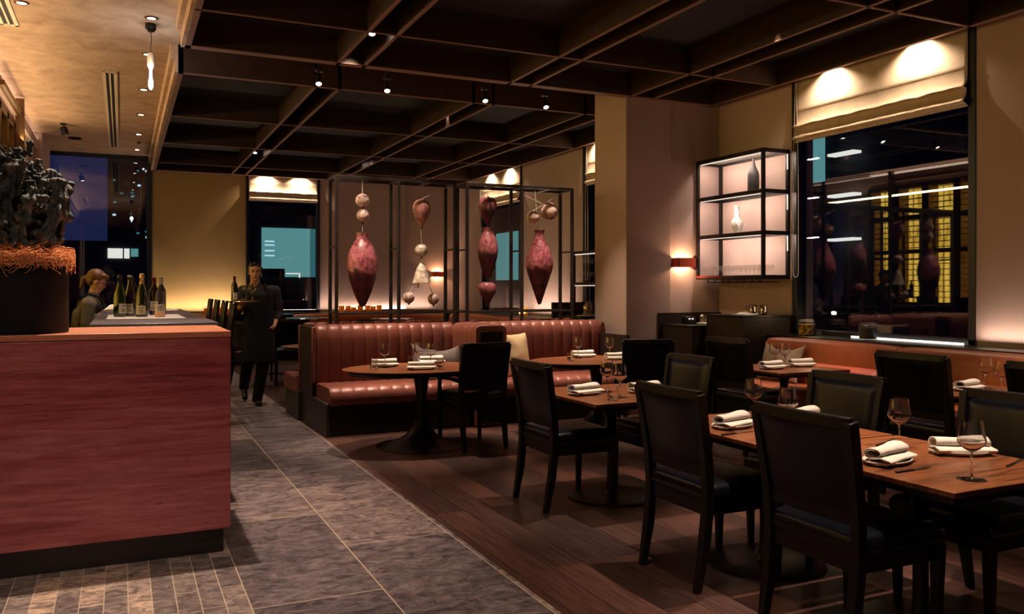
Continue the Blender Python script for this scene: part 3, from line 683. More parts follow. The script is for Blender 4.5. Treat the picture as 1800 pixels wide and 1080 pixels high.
# ------------------------------------------------------------ reception counter and bar
r = thing('reception_counter', 'red travertine reception counter with lit top in the left foreground', 'counter', (0, 0, 0))
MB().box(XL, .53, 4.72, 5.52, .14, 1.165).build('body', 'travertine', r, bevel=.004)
MB().box(XL, .532, 4.718, 5.522, 1.168, 1.20).build('worktop', 'travertine_lit_top', r, bevel=.003)
MB().box(XL, .50, 4.78, 5.49, 0, .14).build('toe_kick', 'black_lacquer', r)
r = thing('bar_counter', 'dark slate topped bar counter running behind the red counter', 'counter', (0, 0, 0))
MB().box(-.18, .56, 5.66, 9.55, 1.165, 1.212).build('worktop', 'bar_top', r, bevel=.003)
MB().box(-.10, .46, 5.70, 9.50, 0, 1.165).build('body', 'travertine', r)
MB().box(-.42, -.10, 6.2, 8.20, .88, .92).box(-.40, -.10, 6.22, 8.18, 0, .88).build('work_shelf', 'black_lacquer', r)

# planter
r = thing('potted_cactus', 'dark crested cactus in a matt black pot on the red counter', 'potted plant', (-.485, 4.975, 1.201))
MB().lathe([(.0001,0),(.228,0),(.232,.01),(.232,.365),(.222,.365),(.215,.33),(.0001,.33)], seg=56).build('pot', 'pot', r, smooth=40)
cu = bpy.data.curves.new('coconut_fibre', 'CURVE'); cu.dimensions = '3D'; cu.bevel_depth = .0016; cu.bevel_resolution = 0
rn = random.Random(5)
for k in range(4200):
    a = rn.uniform(0, 2*PI); rr = .25*math.sqrt(rn.random()); h0 = .355+rn.uniform(0, .085)*(1-(rr/.29)**3)
    s = cu.splines.new('POLY'); n_ = rn.randint(5, 9); s.points.add(n_-1); d = rn.uniform(0, 2*PI); p = Vector((rr*math.cos(a), rr*math.sin(a), h0)); st = rn.uniform(.012, .022)
    for i in range(n_):
        s.points[i].co = (*p, 1); d += rn.uniform(-.9, .9)
        p = p+Vector((math.cos(d)*st, math.sin(d)*st, rn.uniform(-.010, .012)))
        q = math.hypot(p.x, p.y)
        if q > .262: p.x *= .262/q; p.y *= .262/q; p.z -= .008
co = bpy.data.objects.new('coconut_fibre', cu); COL.objects.link(co); cu.materials.append(M['fibre']); co.parent = r; co['kind'] = 'stuff'
MB().lathe([(.0001,.33),(.225,.335),(.235,.350),(.205,.380),(.12,.40),(.0001,.405)], seg=40).build('fibre_bed', 'fibre', r)
def cactus_arm(m, path, r0, r1, lobes=5, sd=0):
    n_ = len(path)*14; vs = []; seg = 30; P_ = [Vector(p) for p in path]
    def pt(t):
        f = t*(len(P_)-1); i = min(int(f), len(P_)-2); u = f-i
        a = P_[max(i-1,0)]; b = P_[i]; c = P_[i+1]; d = P_[min(i+2, len(P_)-1)]
        return .5*((2*b)+(c-a)*u+(2*a-5*b+4*c-d)*u*u+(3*b-a-3*c+d)*u**3)
    for i in range(n_+1):
        t = i/n_; p = pt(t); q = pt(min(1, t+.01))-pt(max(0, t-.01)); q.normalize()
        u = q.cross(Vector((0,1,0))); u.normalize(); v = q.cross(u)
        R = (r0+(r1-r0)*t)*(1 if t < .93 else math.sqrt(max(.02, 1-((t-.93)/.07)**2)))
        bul = 1+.28*math.sin(t*24+sd)+.22*noise.noise(Vector((t*9, sd*3.1, 0)))
        for j in range(seg):
            a = 2*PI*j/seg; w_ = .52+1.05*abs(math.cos(lobes/2*(a+t*1.2)+sd))**4*(1+.5*math.sin(t*46+sd*2))+.25*noise.noise(Vector((math.cos(a)*2+sd, math.sin(a)*2, t*14)))
            w_ = min(w_, 1.75-.7*t); rr = R*bul*w_; vs.append(p+u*math.cos(a)*rr+v*math.sin(a)*rr)
    fs = [(i*seg+j, i*seg+(j+1) % seg, (i+1)*seg+(j+1) % seg, (i+1)*seg+j) for i in range(n_) for j in range(seg)]
    fs += [tuple(range(seg))[::-1], tuple(range(n_*seg, (n_+1)*seg))]
    m.add(vs, fs)
ARMS = [((0,0,.38),(-.03,0,.55),(-.05,-.02,.72),(-.02,-.03,.90),.06,.038),((.02,.0,.38),(.08,-.02,.48),(.14,-.03,.64),(.15,-.03,.85),.055,.036),
        ((.0,-.03,.38),(.10,-.08,.46),(.17,-.09,.60),(.19,-.08,.80),.05,.036),((-.02,0,.38),(-.12,-.03,.50),(-.18,-.04,.66),(-.20,-.04,.84),.055,.036),
        ((0,.03,.38),(.03,.05,.60),(.05,.06,.78),(.07,.04,.86),.05,.034),((0,-.04,.38),(.02,-.11,.52),(.06,-.13,.64),(.09,-.12,.74),.048,.030),
        ((-.03,-.03,.38),(-.08,-.10,.52),(-.10,-.12,.68),(-.12,-.12,.80),.050,.034),((.04,0,.38),(.15,.03,.50),(.20,.04,.64),(.20,.03,.79),.045,.032),
        ((0,0,.38),(-.04,-.06,.60),(-.01,-.10,.78),(.01,-.10,.88),.045,.034),((-.06,0,.38),(-.20,0,.48),(-.28,-.02,.62),(-.32,-.02,.78),.05,.034),
        ((0,0,.36),(.05,-.05,.50),(.10,-.08,.68),(.13,-.08,.79),.045,.030),((0,0,.36),(-.08,-.05,.58),(-.10,-.06,.82),(-.09,-.06,.93),.045,.034)]
for i, (a, b, c, d, r0, r1) in enumerate(ARMS):
    m = MB(); cactus_arm(m, [a, b, c, d], r0*.82, r1, 5 if i % 2 else 4, i*1.7); m.build('stem', 'cactus', r, smooth=180)
# shorter frilly side growths
m = MB(); rn = random.Random(11)
for k in range(46):
    a = ARMS[k % len(ARMS)]; t = rn.uniform(.35, 1); b = Vector(a[1]).lerp(Vector(a[3]), t); an = rn.uniform(0, 2*PI); L = rn.uniform(.035, .075)
    c = b+Vector((math.cos(an)*L, math.sin(an)*L, L*.5)); e_ = c+Vector((math.cos(an)*.01, math.sin(an)*.01, L*.9))
    cactus_arm(m, [b, b.lerp(c, .6), c, e_], .022, .016, 4, k)
m.build('side_growth', 'cactus', r, smooth=180)

# ------------------------------------------------------------ bottles on the bar
tag(MB().box(-.10, .42, 6.50, 7.45, 1.213, 1.2145).build('paper_sheet', 'paper', smooth=0), 'white paper sheet under the wine bottles on the bar', 'paper')
tag(MB().box(.25, .50, 8.75, 9.15, 1.213, 1.216).build('paper_sheet', 'paper', smooth=0), 'white menu sheet lying at the far end of the bar', 'paper')
def cloth_lump(name, lab, x, y, z, w_, d_, h_, sd):
    m = MB(); n_ = 14; vs = []
    for i in range(n_+1):
        for j in range(n_+1):
            u, v = 2*i/n_-1, 2*j/n_-1; t = max(0, (1-u**4)*(1-v**4)); h = h_*t*(.55+.6*noise.noise(Vector((u*2+sd, v*2, sd)))+.2)
            vs.append((x+w_/2*u, y+d_/2*v, z+max(.001, h)))
    k = n_+1; fs = [(i*k+j, (i+1)*k+j, (i+1)*k+j+1, i*k+j+1) for i in range(n_) for j in range(n_)]
    m.add(vs, fs); tag(m.build(name, 'linen_white', smooth=180, solid=.004), lab, 'cloth')
cloth_lump('bar_cloth', 'crumpled white cloth by the bartender\'s hands', -.06, 9.15, 1.215, .2, .2, .05, 2)
BP = {'champagne': [(.0001,.0),(.040,.0),(.044,.008),(.044,.13),(.040,.17),(.026,.215),(.0165,.25),(.0150,.285),(.0175,.288),(.0175,.298),(.015,.30),(.0155,.315),(.0001,.318)],
      'bordeaux': [(.0001,.0),(.035,.0),(.038,.006),(.038,.185),(.034,.205),(.018,.235),(.0145,.25),(.0145,.29),(.0165,.292),(.0165,.302),(.0001,.303)],
      'burgundy': [(.0001,.0),(.038,.0),(.041,.006),(.041,.13),(.036,.165),(.022,.205),(.0150,.24),(.0145,.285),(.0165,.287),(.0165,.297),(.0001,.298)]}
def bottle(kind, x, y, z, glass, foil, lz0, lz1, lab, lang=(200, 330), full=None, scale=1):
    r = thing('wine_bottle', lab, 'bottle', (x, y, z), 0, None, scale); pr = BP[kind]
    if full:
        MB().lathe(pr, seg=28).build('glass_body', 'glass', r, smooth=60)
        q = [(max(1e-4, a-.004), b+.004) for a, b in pr if b < full]; q.append((q[-1][0], full)); q.append((1e-4, full)); MB().lathe(q, seg=24).build('wine', 'rose', r, smooth=60)
    else: MB().lathe(pr, seg=28).build('glass_body', glass, r, smooth=60)
    top = [(a+.0008, b) for a, b in pr if b >= (.245 if kind != 'champagne' else .235)][:]; top[-1] = (.0001, pr[-1][1]+.001)
    MB().lathe([(top[0][0]*.98, top[0][1]-.002)]+top, seg=24).build('foil_cap', foil, r, smooth=50)
    R = pr[2][0]+.0006; a0, a1 = map(math.radians, lang); n_ = 16; vs = []
    for i in range(n_+1):
        a = a0+(a1-a0)*i/n_
        for z_ in (lz0, lz1): vs.append((R*math.cos(a), R*math.sin(a), z_))
    MB().add(vs, [(2*i, 2*i+2, 2*i+3, 2*i+1) for i in range(n_)]).build('label', 'label', r, smooth=180)
    # printed lines on the label
    L = MB()
    for z_ in (lz0+.015, lz0+.028, lz1-.02):
        vs = []
        for i in range(9):
            a = a0+(a1-a0)*(.25+.5*i/8); vs += [((R+.0005)*math.cos(a), (R+.0005)*math.sin(a), z_), ((R+.0005)*math.cos(a), (R+.0005)*math.sin(a), z_+.004)]
        L.add(vs, [(2*i, 2*i+2, 2*i+3, 2*i+1) for i in range(8)])
    L.build('print', 'foil_dark', r, smooth=180)
    return r
ZB = 1.2147
bottle('champagne', -.015, 6.98, ZB, 'green_glass', 'foil_dark', .025, .10, 'leftmost dark green wine bottle with a cream label turned right', (262, 345))
bottle('burgundy', .055, 7.06, ZB, 'brown_glass', 'foil_white', .02, .09, 'dark bottle with pale foil standing close behind the leftmost one', (225, 300), None, 1.06)
bottle('champagne', .135, 6.90, ZB, 'green_glass', 'foil_gold', .020, .085, 'front champagne bottle with gold foil and white square label', (210, 305))
bottle('champagne', .145, 7.30, ZB, 'brown_glass', 'foil_white', .04, .10, 'dark bottle hidden right behind the gold foil champagne', (210, 300), None, 1.05)
bottle('bordeaux', .085, 7.40, ZB, 'brown_glass', 'foil_dark', .035, .13, 'back row bottle with grey label between the two front bottles', (215, 320))
bottle('bordeaux', .235, 7.34, ZB, 'brown_glass', 'foil_red', .035, .11, 'bottle with dark red foil beside the champagne', (215, 320))
bottle('bordeaux', .29, 7.42, ZB, 'brown_glass', 'foil_white', .03, .06, 'slim dark bottle behind the rose wine', (235, 300))
bottle('burgundy', .258, 6.78, ZB, 'glass', 'cork', .035, .095, 'clear bottle half full of rose wine, rightmost on the bar', (215, 320), .085)

# ------------------------------------------------------------ bar stools
def bar_stool(lab):
    r = thing('bar_stool', lab, 'bar stool', (0,0,0), 0, 'bar stools along the aisle side of the bar')
    MB().pillow(.42, .42, .10, 6, .25, 0, 14, Matrix.Translation((0,0,.78))).build('seat', 'black_leather', r, smooth=180)
    for sx_ in (-1, 1):
        for sy_ in (-1, 1): MB().bar((.19*sx_, .19*sy_, .02), (.17*sx_, .17*sy_, .76), .03, .03, .04, .04).build('leg', 'dark_wood', r, bevel=.004)
    MB().box(-.18, .18, .165, .185, .25, .28).box(-.18, .18, -.185, -.165, .25, .28).box(.165, .185, -.18, .18, .25, .28).build('foot_rail', 'brass', r)
    for s_ in (-1, 1): MB().bar((.20,.18*s_,.74), (.27,.19*s_,1.29), .035, .03).build('back_post', 'dark_wood', r, bevel=.004)
    c = MB(); c.bar((.225,0,.92), (.265,0,1.27), .34, .04); c.build('backrest', 'black_leather', r, bevel=.012)
    return r
st = bar_stool('bar stool nearest the red counter, its dark back showing over the bar'); st.location = (.80, 9.25, 0)
for i, l in enumerate(['second bar stool from the red counter', 'third bar stool from the red counter', 'farthest bar stool, beside the yellow wall']):
    dup(st, (.80, 10.05+.85*i, 0), 0, l)

# ------------------------------------------------------------ booths
BK = [(8.60,.40),(8.575,.60),(8.56,.90),(8.57,.98),(8.60,1.025),(8.65,1.045),(8.72,1.04),(8.74,1.0),(8.74,.5)]
BKR = [(17.90-y, z) for y, z in BK][::-1]
SEAT = [(8.04,.30),(7.985,.31),(7.965,.36),(7.97,.42),(8.0,.455),(8.08,.465),(8.30,.463),(8.60,.455),(8.60,.30)]
def booth(lab, xa, xb, left_panel):
    r = thing('booth_sofa', lab, 'sofa', (0, 0, 0))
    n_ = round((xb-xa)/.128)
    MB().channel(BK, xa, xb, n_, .014, 'x').build('backrest', 'leather', r, smooth=50)
    MB().channel(SEAT, xa-.0, xb, n_, .010, 'x').build('seat_cushion', 'leather', r, smooth=50)
    MB().box(xa, xb, 8.02, 8.76, 0.0, .31).build('base', 'black_lacquer', r)
    return r
b1 = booth('left rust leather booth with channelled back and oval table before it', 1.80, 3.30, True)
MB().box(1.765, 1.80, 8.62, 9.26, 0, 1.03).box(1.765, 1.80, 7.99, 8.62, 0, .32).build('side_panel', 'espresso', b1, bevel=.004)
MB().box(1.752, 1.80, 8.575, 8.625, .46, 1.035).build('side_trim', 'leather', b1, bevel=.012)
# divider turning towards the viewer between the two booths
DV = [(3.30,.42),(3.285,.70),(3.28,.97),(3.29,1.015),(3.33,1.04),(3.45,1.05),(3.57,1.04),(3.61,1.015),(3.62,.97),(3.615,.70),(3.60,.42)]
MB().channel(DV, 7.93, 8.62, 5, .012, 'y').build('divider', 'leather', b1, smooth=50)
MB().box(3.30, 3.60, 7.95, 8.62, 0, .9).build('divider_core', 'black_lacquer', b1)
MB().extrude([(3.275,.02),(3.275,1.0),(3.29,1.03),(3.33,1.045),(3.57,1.045),(3.61,1.03),(3.625,1.0),(3.625,.02)], 'y', 7.90, 7.935).build('divider_end_trim', 'leather', b1, bevel=.006)
MB().box(3.32, 3.58, 7.885, 7.899, .04, .985).build('divider_end_panel', 'black_leather', b1, bevel=.006)
b2 = booth('right rust leather booth ending at the plaster column', 3.62, 5.15, False)
MB().channel([(5.15,.40),(5.15,.98),(5.165,1.02),(5.19,1.03),(5.21,1.0),(5.22,.92),(5.22,.40)], 8.56, 8.76, 1, .006, 'y').build('side_trim', 'leather', b2, smooth=50)
MB().box(5.15, 5.19, 7.99, 9.26, 0, .9).build('side_panel', 'espresso', b2)
r = thing('booth_core', 'dark panelled spine between the back to back booths carrying the display frames', 'partition')
MB().box(1.80, 5.15, 8.765, 9.14, 0, 1.02).build('core', 'espresso', r); MB().box(1.80, 5.15, 8.765, 9.14, 1.021, 1.04).build('top_board', 'black_lacquer', r)
b3 = thing('booth_sofa', 'rust leather bench facing the far wall, back to back with the front booths', 'sofa')
MB().channel(BKR, 1.80, 5.15, 26, .014, 'x').build('backrest', 'leather', b3, smooth=50)
SR = [(17.90-y, z) for y, z in SEAT][::-1]
MB().channel(SR, 1.70, 5.15, 26, .010, 'x').build('seat_cushion', 'leather', b3, smooth=50)
MB().box(1.72, 5.15, 9.15, 9.88, 0, .31).build('base', 'espresso', b3)
MB().box(1.752, 1.80, 9.27, 9.32, .30, 1.03).build('side_trim', 'leather', b3, bevel=.012)

# right banquette under the big window
def banquette(lab, axis, at, a, b, mats, seams, zt=.90, dirn=1):
    """long bench; axis 'y' = runs along y with its back near x=at"""
    r = thing('banquette', lab, 'bench'); cuts = [a]+list(seams)+[b]
    BP_ = [(at-.02,.42),(at-.03,.60),(at-.02,.80),(at,zt-.03),(at+.03,zt),(at+.10,zt),(at+.13,zt-.03),(at+.13,.42)]
    SP = [(at-.50,.30),(at-.53,.34),(at-.53,.42),(at-.50,.465),(at-.42,.475),(at-.1,.47),(at,.45),(at,.30)]
    for c0, c1 in zip(cuts, cuts[1:]):
        MB().channel(BP_, c0+.004, c1-.004, 1, .02, axis, 26).build('backrest', mats, r, smooth=50)
        MB().channel(SP, c0+.004, c1-.004, 1, .014, axis, 26).build('seat_cushion', mats, r, smooth=50)
    if axis == 'y': MB().box(at-.48, at+.10, a, b, 0, .31).build('base', 'black_lacquer', r)
    else: MB().box(a, b, at-.48, at+.10, 0, .31).build('base', 'black_lacquer', r)
    return r
banquette('long burnt orange banquette under the big right window', 'y', 6.21, 1.2, 6.92, 'leather_orange', (3.55, 5.28))
banquette('orange banquette along the far right wall behind the booths', 'y', 6.21, 10.0, 16.4, 'leather_orange', (11.9, 14.2))
banquette('orange banquette along the back wall', 'x', 16.93, 3.1, 6.3, 'leather_orange', (4.7,))
banquette('short orange banquette on the back wall under the yellow lit plaster', 'x', 16.93, .9, 2.2, 'leather_orange', ())

# ------------------------------------------------------------ display frames
def display_frame(lab, x0, xm, x1):
    r = thing('display_frame', lab, 'frame'); t = .017; f, bk = 8.82, 9.12; z0, z1 = 1.041, 2.60; m = MB()
    def v(x, y, nm='post'): MB().box(x-t, x+t, y-t, y+t, z0, z1).build(nm, 'frame_metal', r, bevel=.002)
    for x in (x0, xm, x1): v(x, f); v(x, bk)
    def rl(nm, *q): MB().box(*q).build(nm, 'frame_metal', r, bevel=.002)
    for y in (f, bk): rl('top_rail', x0-t, x1+t, y-t, y+t, z1, z1+2*t); rl('low_rail', x0, x1, y-.012, y+.012, 1.15, 1.175)
    for x in (x0, xm, x1): rl('cross_rail', x-t, x+t, f+t, bk-t, z1, z1+2*t); rl('cross_rail', x-.010, x+.010, f, bk, 1.86, 1.88); rl('cross_rail', x-.01, x+.01, f, bk, 1.152, 1.173)
    for q_ in (x0+(xm-x0)*.45, xm+(x1-xm)*.5): rl('hanger_bar', q_, q_+.05, f, bk, z1, z1+.02)
    return r
display_frame('left tall open steel frame holding hanging clay pieces above the booth', 2.06, 2.745, 3.40)
display_frame('right tall open steel frame holding two purple hanging vases', 3.55, 4.24, 4.91)

def clay(name, lab, cat, prof, mat, x, z, y=8.97, cord=None, knob=None, seg=32, lump=.0, sd=0):
    """one hanging ceramic; prof in local z around its middle; cord = list of points to the frame"""
    m = MB(); m.lathe(prof, seg=seg)
    if lump: m.v = [tuple(Vector(p)*(1+lump*noise.noise(Vector(p)*7+Vector((sd,0,0))))) for p in m.v]
    o = m.build(name, mat, smooth=60, loc=(x, y, z)); tag(o, lab, cat)
    if cord: MB().tube([tuple(Vector(c)-Vector((x, y, z))) for c in cord], .004, 6).build('cord', 'cord', o)
    if knob:
        k = MB(); k.ball((0, 0, knob), .012, .012, .016); k.build('bead', 'vessel_b', o)
    return o
def ballp(r, sq=1.0): return [(max(1e-4, r*math.sin(PI*i/14)), -r*sq*math.cos(PI*i/14)) for i in range(15)]
VA = [(.0001,-.41),(.028,-.40),(.05,-.36),(.10,-.24),(.145,-.10),(.168,.02),(.166,.10),(.145,.20),(.10,.285),(.066,.325),(.060,.36),(.066,.40),(.060,.402),(.050,.36),(.0001,.33)]
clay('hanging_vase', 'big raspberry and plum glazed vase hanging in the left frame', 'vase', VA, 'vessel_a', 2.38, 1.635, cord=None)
clay('hanging_ball', 'top pale clay ball above the big raspberry vase', 'ornament', ballp(.078), 'ball_pale', 2.38, 2.39, cord=[(2.38,8.97,2.60),(2.38,8.97,2.465)], knob=-.085, lump=.1)
clay('hanging_ball', 'lower squashed pale clay ball right over the raspberry vase', 'ornament', ballp(.074, .92), 'ball_pale', 2.38, 2.225, cord=[(2.38,8.97,2.05),(2.38,8.97,2.30)], knob=-.082, lump=.25, sd=2)
BAL = [(.0001,-.155),(.016,-.15),(.022,-.14),(.035,-.12),(.075,-.06),(.100,.02),(.102,.065),(.085,.115),(.05,.145),(.0001,.155)]
clay('hanging_balloon', 'dusky egg shaped clay balloon at the top of the left frame', 'ornament', BAL, 'balloon', 3.06, 2.28, cord=[(3.38,9.0,2.59),(3.06,8.97,2.435)], knob=-.17)
clay('hanging_ball', 'lone mottled clay ball hanging above the clay bell', 'ornament', ballp(.072), 'bell', 3.06, 1.86, cord=[(3.05,8.97,2.13),(3.06,8.97,1.93)], knob=-.08, lump=.2, sd=4)
BELL = [(.010,.115),(.022,.11),(.030,.095),(.052,.06),(.080,-.02),(.100,-.10),(.108,-.115),(.100,-.118),(.090,-.10),(.02,.08),(.0001,.09)]
o = clay('hanging_bell', 'small off white clay bell in the left frame', 'bell', BELL, 'bell', 3.06, 1.605, cord=[(3.06,8.97,1.79),(3.06,8.97,1.71)])
MB().tube([(-.04,0,-.10),(-.045,0,-.17)], .012, 8).build('clapper', 'ceramic', o)
clay('hanging_ball', 'small clay ball hanging low at the left of the bell', 'ornament', ballp(.066), 'ball_pale', 2.91, 1.33, cord=[(2.99,8.97,1.50),(2.92,8.97,1.39)], knob=-.072, lump=.15, sd=6)
clay('hanging_ball', 'small clay ball hanging low at the right of the bell', 'ornament', ballp(.064), 'ball_pale', 3.20, 1.31, cord=[(3.13,8.97,1.50),(3.19,8.97,1.37)], knob=-.07, lump=.15, sd=7)
TEAR = [(.0001,-.165),(.018,-.16),(.030,-.13),(.065,-.06),(.100,.03),(.108,.08),(.095,.13),(.06,.16),(.0001,.168)]
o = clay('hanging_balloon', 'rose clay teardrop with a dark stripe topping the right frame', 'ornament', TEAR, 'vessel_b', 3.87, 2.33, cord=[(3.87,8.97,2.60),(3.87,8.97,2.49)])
MB().tube([(-.02,-.060,.160),(-.02,-.092,.12),(-.012,-.110,.07),(-.005,-.104,.02),(0,-.075,-.055),(0,-.045,-.12)], .012, 8).build('stripe', 'foil_dark', o)
VB = [(.0001,-.30),(.03,-.295),(.045,-.27),(.08,-.17),(.112,-.05),(.122,.04),(.115,.11),(.09,.19),(.062,.235),(.054,.26),(.066,.295),(.060,.298),(.04,.26),(.0001,.25)]
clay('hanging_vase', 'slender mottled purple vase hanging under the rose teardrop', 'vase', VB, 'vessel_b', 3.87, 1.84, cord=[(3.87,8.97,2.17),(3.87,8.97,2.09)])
HEART = [(.0001,-.165),(.016,-.16),(.022,-.13),(.055,-.06),(.095,.0),(.106,.05),(.095,.10),(.06,.125),(.02,.115),(.0001,.10)]
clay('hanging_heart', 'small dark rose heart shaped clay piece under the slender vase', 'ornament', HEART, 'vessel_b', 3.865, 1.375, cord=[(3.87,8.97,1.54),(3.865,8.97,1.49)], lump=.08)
clay('hanging_ball', 'smaller pale clay ball left above the pointed vase', 'ornament', ballp(.080), 'ball_pale', 4.46, 2.28, cord=[(4.88,9.0,2.60),(4.46,8.97,2.355)], lump=.08, sd=8)
clay('hanging_ball', 'larger pale clay ball at the top right of the right frame', 'ornament', ballp(.104), 'ball_pale', 4.68, 2.36, cord=[(4.24,9.0,2.59),(4.60,8.97,2.44)], lump=.08, sd=9)
VC = [(.0001,-.455),(.020,-.44),(.045,-.37),(.105,-.19),(.155,-.04),(.168,.02),(.160,.10),(.125,.22),(.085,.30),(.058,.36),(.052,.40),(.066,.445),(.060,.45),(.04,.40),(.0001,.38)]
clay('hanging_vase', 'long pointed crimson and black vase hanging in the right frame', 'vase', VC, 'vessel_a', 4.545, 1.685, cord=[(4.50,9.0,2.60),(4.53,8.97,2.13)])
# ------------------------------------------------------------ chairs
def make_chair(name, lab, arms=False):
    """faces +x; origin on the floor under the seat centre"""
    r = thing(name, lab, 'chair'); hw = .235
    def stile(s):
        pts = [(-.265, s*.225, 0), (-.225, s*.228, .22), (-.205, s*.232, .42), (-.215, s*.236, .60), (-.245, s*.243, .80), (-.268, s*.250, .935)]
        def pr(t):
            w_ = .021 if t > .15 else .016+.034*t; d_ = .024 if t > .2 else .017+.035*t
            if t > .6: w_ = .021-.004*(t-.6)
            return [(-w_, -d_), (w_, -d_), (w_, d_), (-w_, d_)]
        m = MB(); m.sweep(pts, pr); return m
    for s in (-1, 1): stile(s).build('leg', 'dark_wood', r, bevel=.004)
    for s in (-1, 1):
        m = MB(); z1 = .66 if arms else .42
        m.bar((.225, s*.222, 0), (.232, s*.225, .42), .028, .028, .046, .046, (0,1,0))
        if arms: m.bar((.17, s*.262, .40), (.15, s*.268, .615), .030, .036, .026, .034, (0,1,0))
        m.build('leg', 'dark_wood', r, bevel=.004)
    ap = MB(); ap.box(-.20, .24, .205, .235, .355, .425).box(-.20, .24, -.235, -.205, .355, .425).box(.212, .244, -.235, .235, .355, .425).box(-.215, -.185, -.235, .235, .355, .425)
    ap.build('seat_frame', 'dark_wood', r, bevel=.004)
    c = MB(); c.pillow(.475, .505, .13, 7, .22, 0, 20, Matrix.Translation((.015, 0, .445)), .4); c.build('seat', 'black_leather', r, smooth=180)
    # back: top rail (bowed), lower rail, upholstered panel
    top = []; n_ = 10
    for i in range(n_+1):
        y = -.256+.512*i/n_; top.append((-.268-.022*(1-(y/.256)**2), y, .932-.0*i))
    m = MB(); m.sweep(top, [(-.022,-.026),(.022,-.026),(.016,.020),(-.016,.020)]); m.build('top_rail', 'dark_wood', r, bevel=.005)
    low = [(-.207-.016*(1-(y/.23)**2), y, .565) for y in [-.23+.46*i/8 for i in range(9)]]
    m = MB(); m.sweep(low, [(-.013,-.028),(.013,-.028),(.013,.028),(-.013,.028)]); m.build('lower_rail', 'dark_wood', r, bevel=.003)
    vs = []; k1, k2 = 14, 12
    for side in (0, 1):
        for i in range(k1+1):
            for j in range(k2+1):
                u = 2*i/k1-1; v = j/k2; z = .585+.335*v; hw_ = .214+.018*v; xb = -.212-.058*v-.02*(1-u*u)
                t = (max(0, 1-abs(u)**6)*max(0, 1-abs(2*v-1)**6))**.35
                vs.append((xb+(.012+.026*t if side else -.010-.006*t), hw_*u, z))
    k = k2+1; fs = []; off = (k1+1)*k
    for sd in (0, 1):
        for i in range(k1):
            for j in range(k2):
                f = (sd*off+i*k+j, sd*off+(i+1)*k+j, sd*off+(i+1)*k+j+1, sd*off+i*k+j+1); fs.append(f)
    def q(i, j, sd): return sd*off+i*k+j
    for i in range(k1): fs += [(q(i,0,0), q(i,0,1), q(i+1,0,1), q(i+1,0,0)), (q(i,k2,0), q(i+1,k2,0), q(i+1,k2,1), q(i,k2,1))]
    for j in range(k2): fs += [(q(0,j,0), q(0,j+1,0), q(0,j+1,1), q(0,j,1)), (q(k1,j,0), q(k1,j,1), q(k1,j+1,1), q(k1,j+1,0))]
    MB().add(vs, fs).build('backrest', 'black_leather', r, smooth=50)
    if arms:
        for s in (-1, 1):
            m = MB(); m.sweep([(.17, s*.270, .622), (.05, s*.272, .630), (-.10, s*.262, .628), (-.22, s*.245, .615)], [(-.024,-.012),(.024,-.012),(.020,.012),(-.020,.012)])
            m.build('armrest', 'dark_wood', r, bevel=.004)
    return r
ch = make_chair('dining_chair', 'black dining chair with its back to the aisle, at the smaller square table'); ch.location = (2.705, 4.95, 0)
CH = [((2.705, 3.41), 0, 'black dining chair in the foreground row, left of the one with the biggest back', 1),
      ((2.705, 2.52), 0, 'large foreground black dining chair with the widest back, in front of the long table', 1),
      ((3.42, 4.88), PI, 'black leather chair whose front back-cushion glows yellow green', 1),
      ((3.42, 3.46), PI, 'chair across the long table with its dark padded back facing us', 1),
      ((3.42, 2.48), PI, 'chair across the long table cut by the right edge, glossy padded back', 1),
      ((5.07, 5.83), 0, 'black chair with its back to us at the table beside the grey scatter cushion', 1.05),
      ((5.07, 3.95), 0, 'broad black chair back in front of the middle of the orange banquette', 1.05),
      ((5.07, 3.00), 0, 'black chair at the right edge beside the two wine glasses on the banquette table', 1.05)]
for (x, y), rz, l, s in CH: dup(ch, (x, y, 0), rz, l, None, s)
ac = make_chair('armchair', 'black armchair with its back to us at the left oval table', True); ac.location = (2.87, 7.02, 0); ac.rotation_euler.z = math.radians(96)
ac.scale = (1, .92, 1)
x = dup(ac, (4.60, 6.84, 0), math.radians(66), 'black armchair with its back to us at the right oval table, before the column')
FAR = [((1.40+.35, 15.9), PI/2, 'dark chair far behind the red counter, at the back wall'), ((2.33, 13.15), PI/2, 'dark chair seen behind the waiter by the booth end'),
       ((3.3, 12.9), 2.2, 'dark chair deep in the dining room behind the booths'), ((1.75, 12.7), .4, 'dark chair to the left behind the walking waiter')]
for (x_, y_), rz, l in FAR: dup(ch, (x_, y_, 0), rz, l)

# ------------------------------------------------------------ tables
ZT = .71
def oval_table(lab, x, y, a=.72, b=.50):
    r = thing('oval_table', lab, 'table', (x, y, 0)); m = MB()
    m.lathe([(.0001,ZT-.022),(.93,ZT-.022),(.985,ZT-.006),(1.0,ZT-.002),(1.0,ZT),(.0001,ZT)], seg=72, sx_=a, sy_=b); m.build('tabletop', 'table_wood', r, smooth=30)
    MB().lathe([(.93,ZT-.023),(.95,ZT-.023),(.90,ZT-.05),(.0001,ZT-.05)], seg=64, sx_=a, sy_=b).build('top_edge', 'dark_wood', r, smooth=40)
    MB().lathe([(.41,0),(.41,.006),(.32,.018),(.22,.052),(.135,.105),(.082,.18),(.050,.28),(.044,.36),(.050,.48),(.065,.58),(.085,ZT-.05),(.0001,ZT-.05)], seg=44).build('pedestal', 'black_metal', r, smooth=60)
    return r
oval_table('left oval wooden table on a tulip pedestal before the channelled booth', 2.47, 7.25)
oval_table('right oval wooden table by the cream pillow', 4.33, 7.27)
oval_table('oval table mostly hidden behind the booth end', 2.5, 10.55)
oval_table('far oval table behind the display frames', 4.4, 10.6)
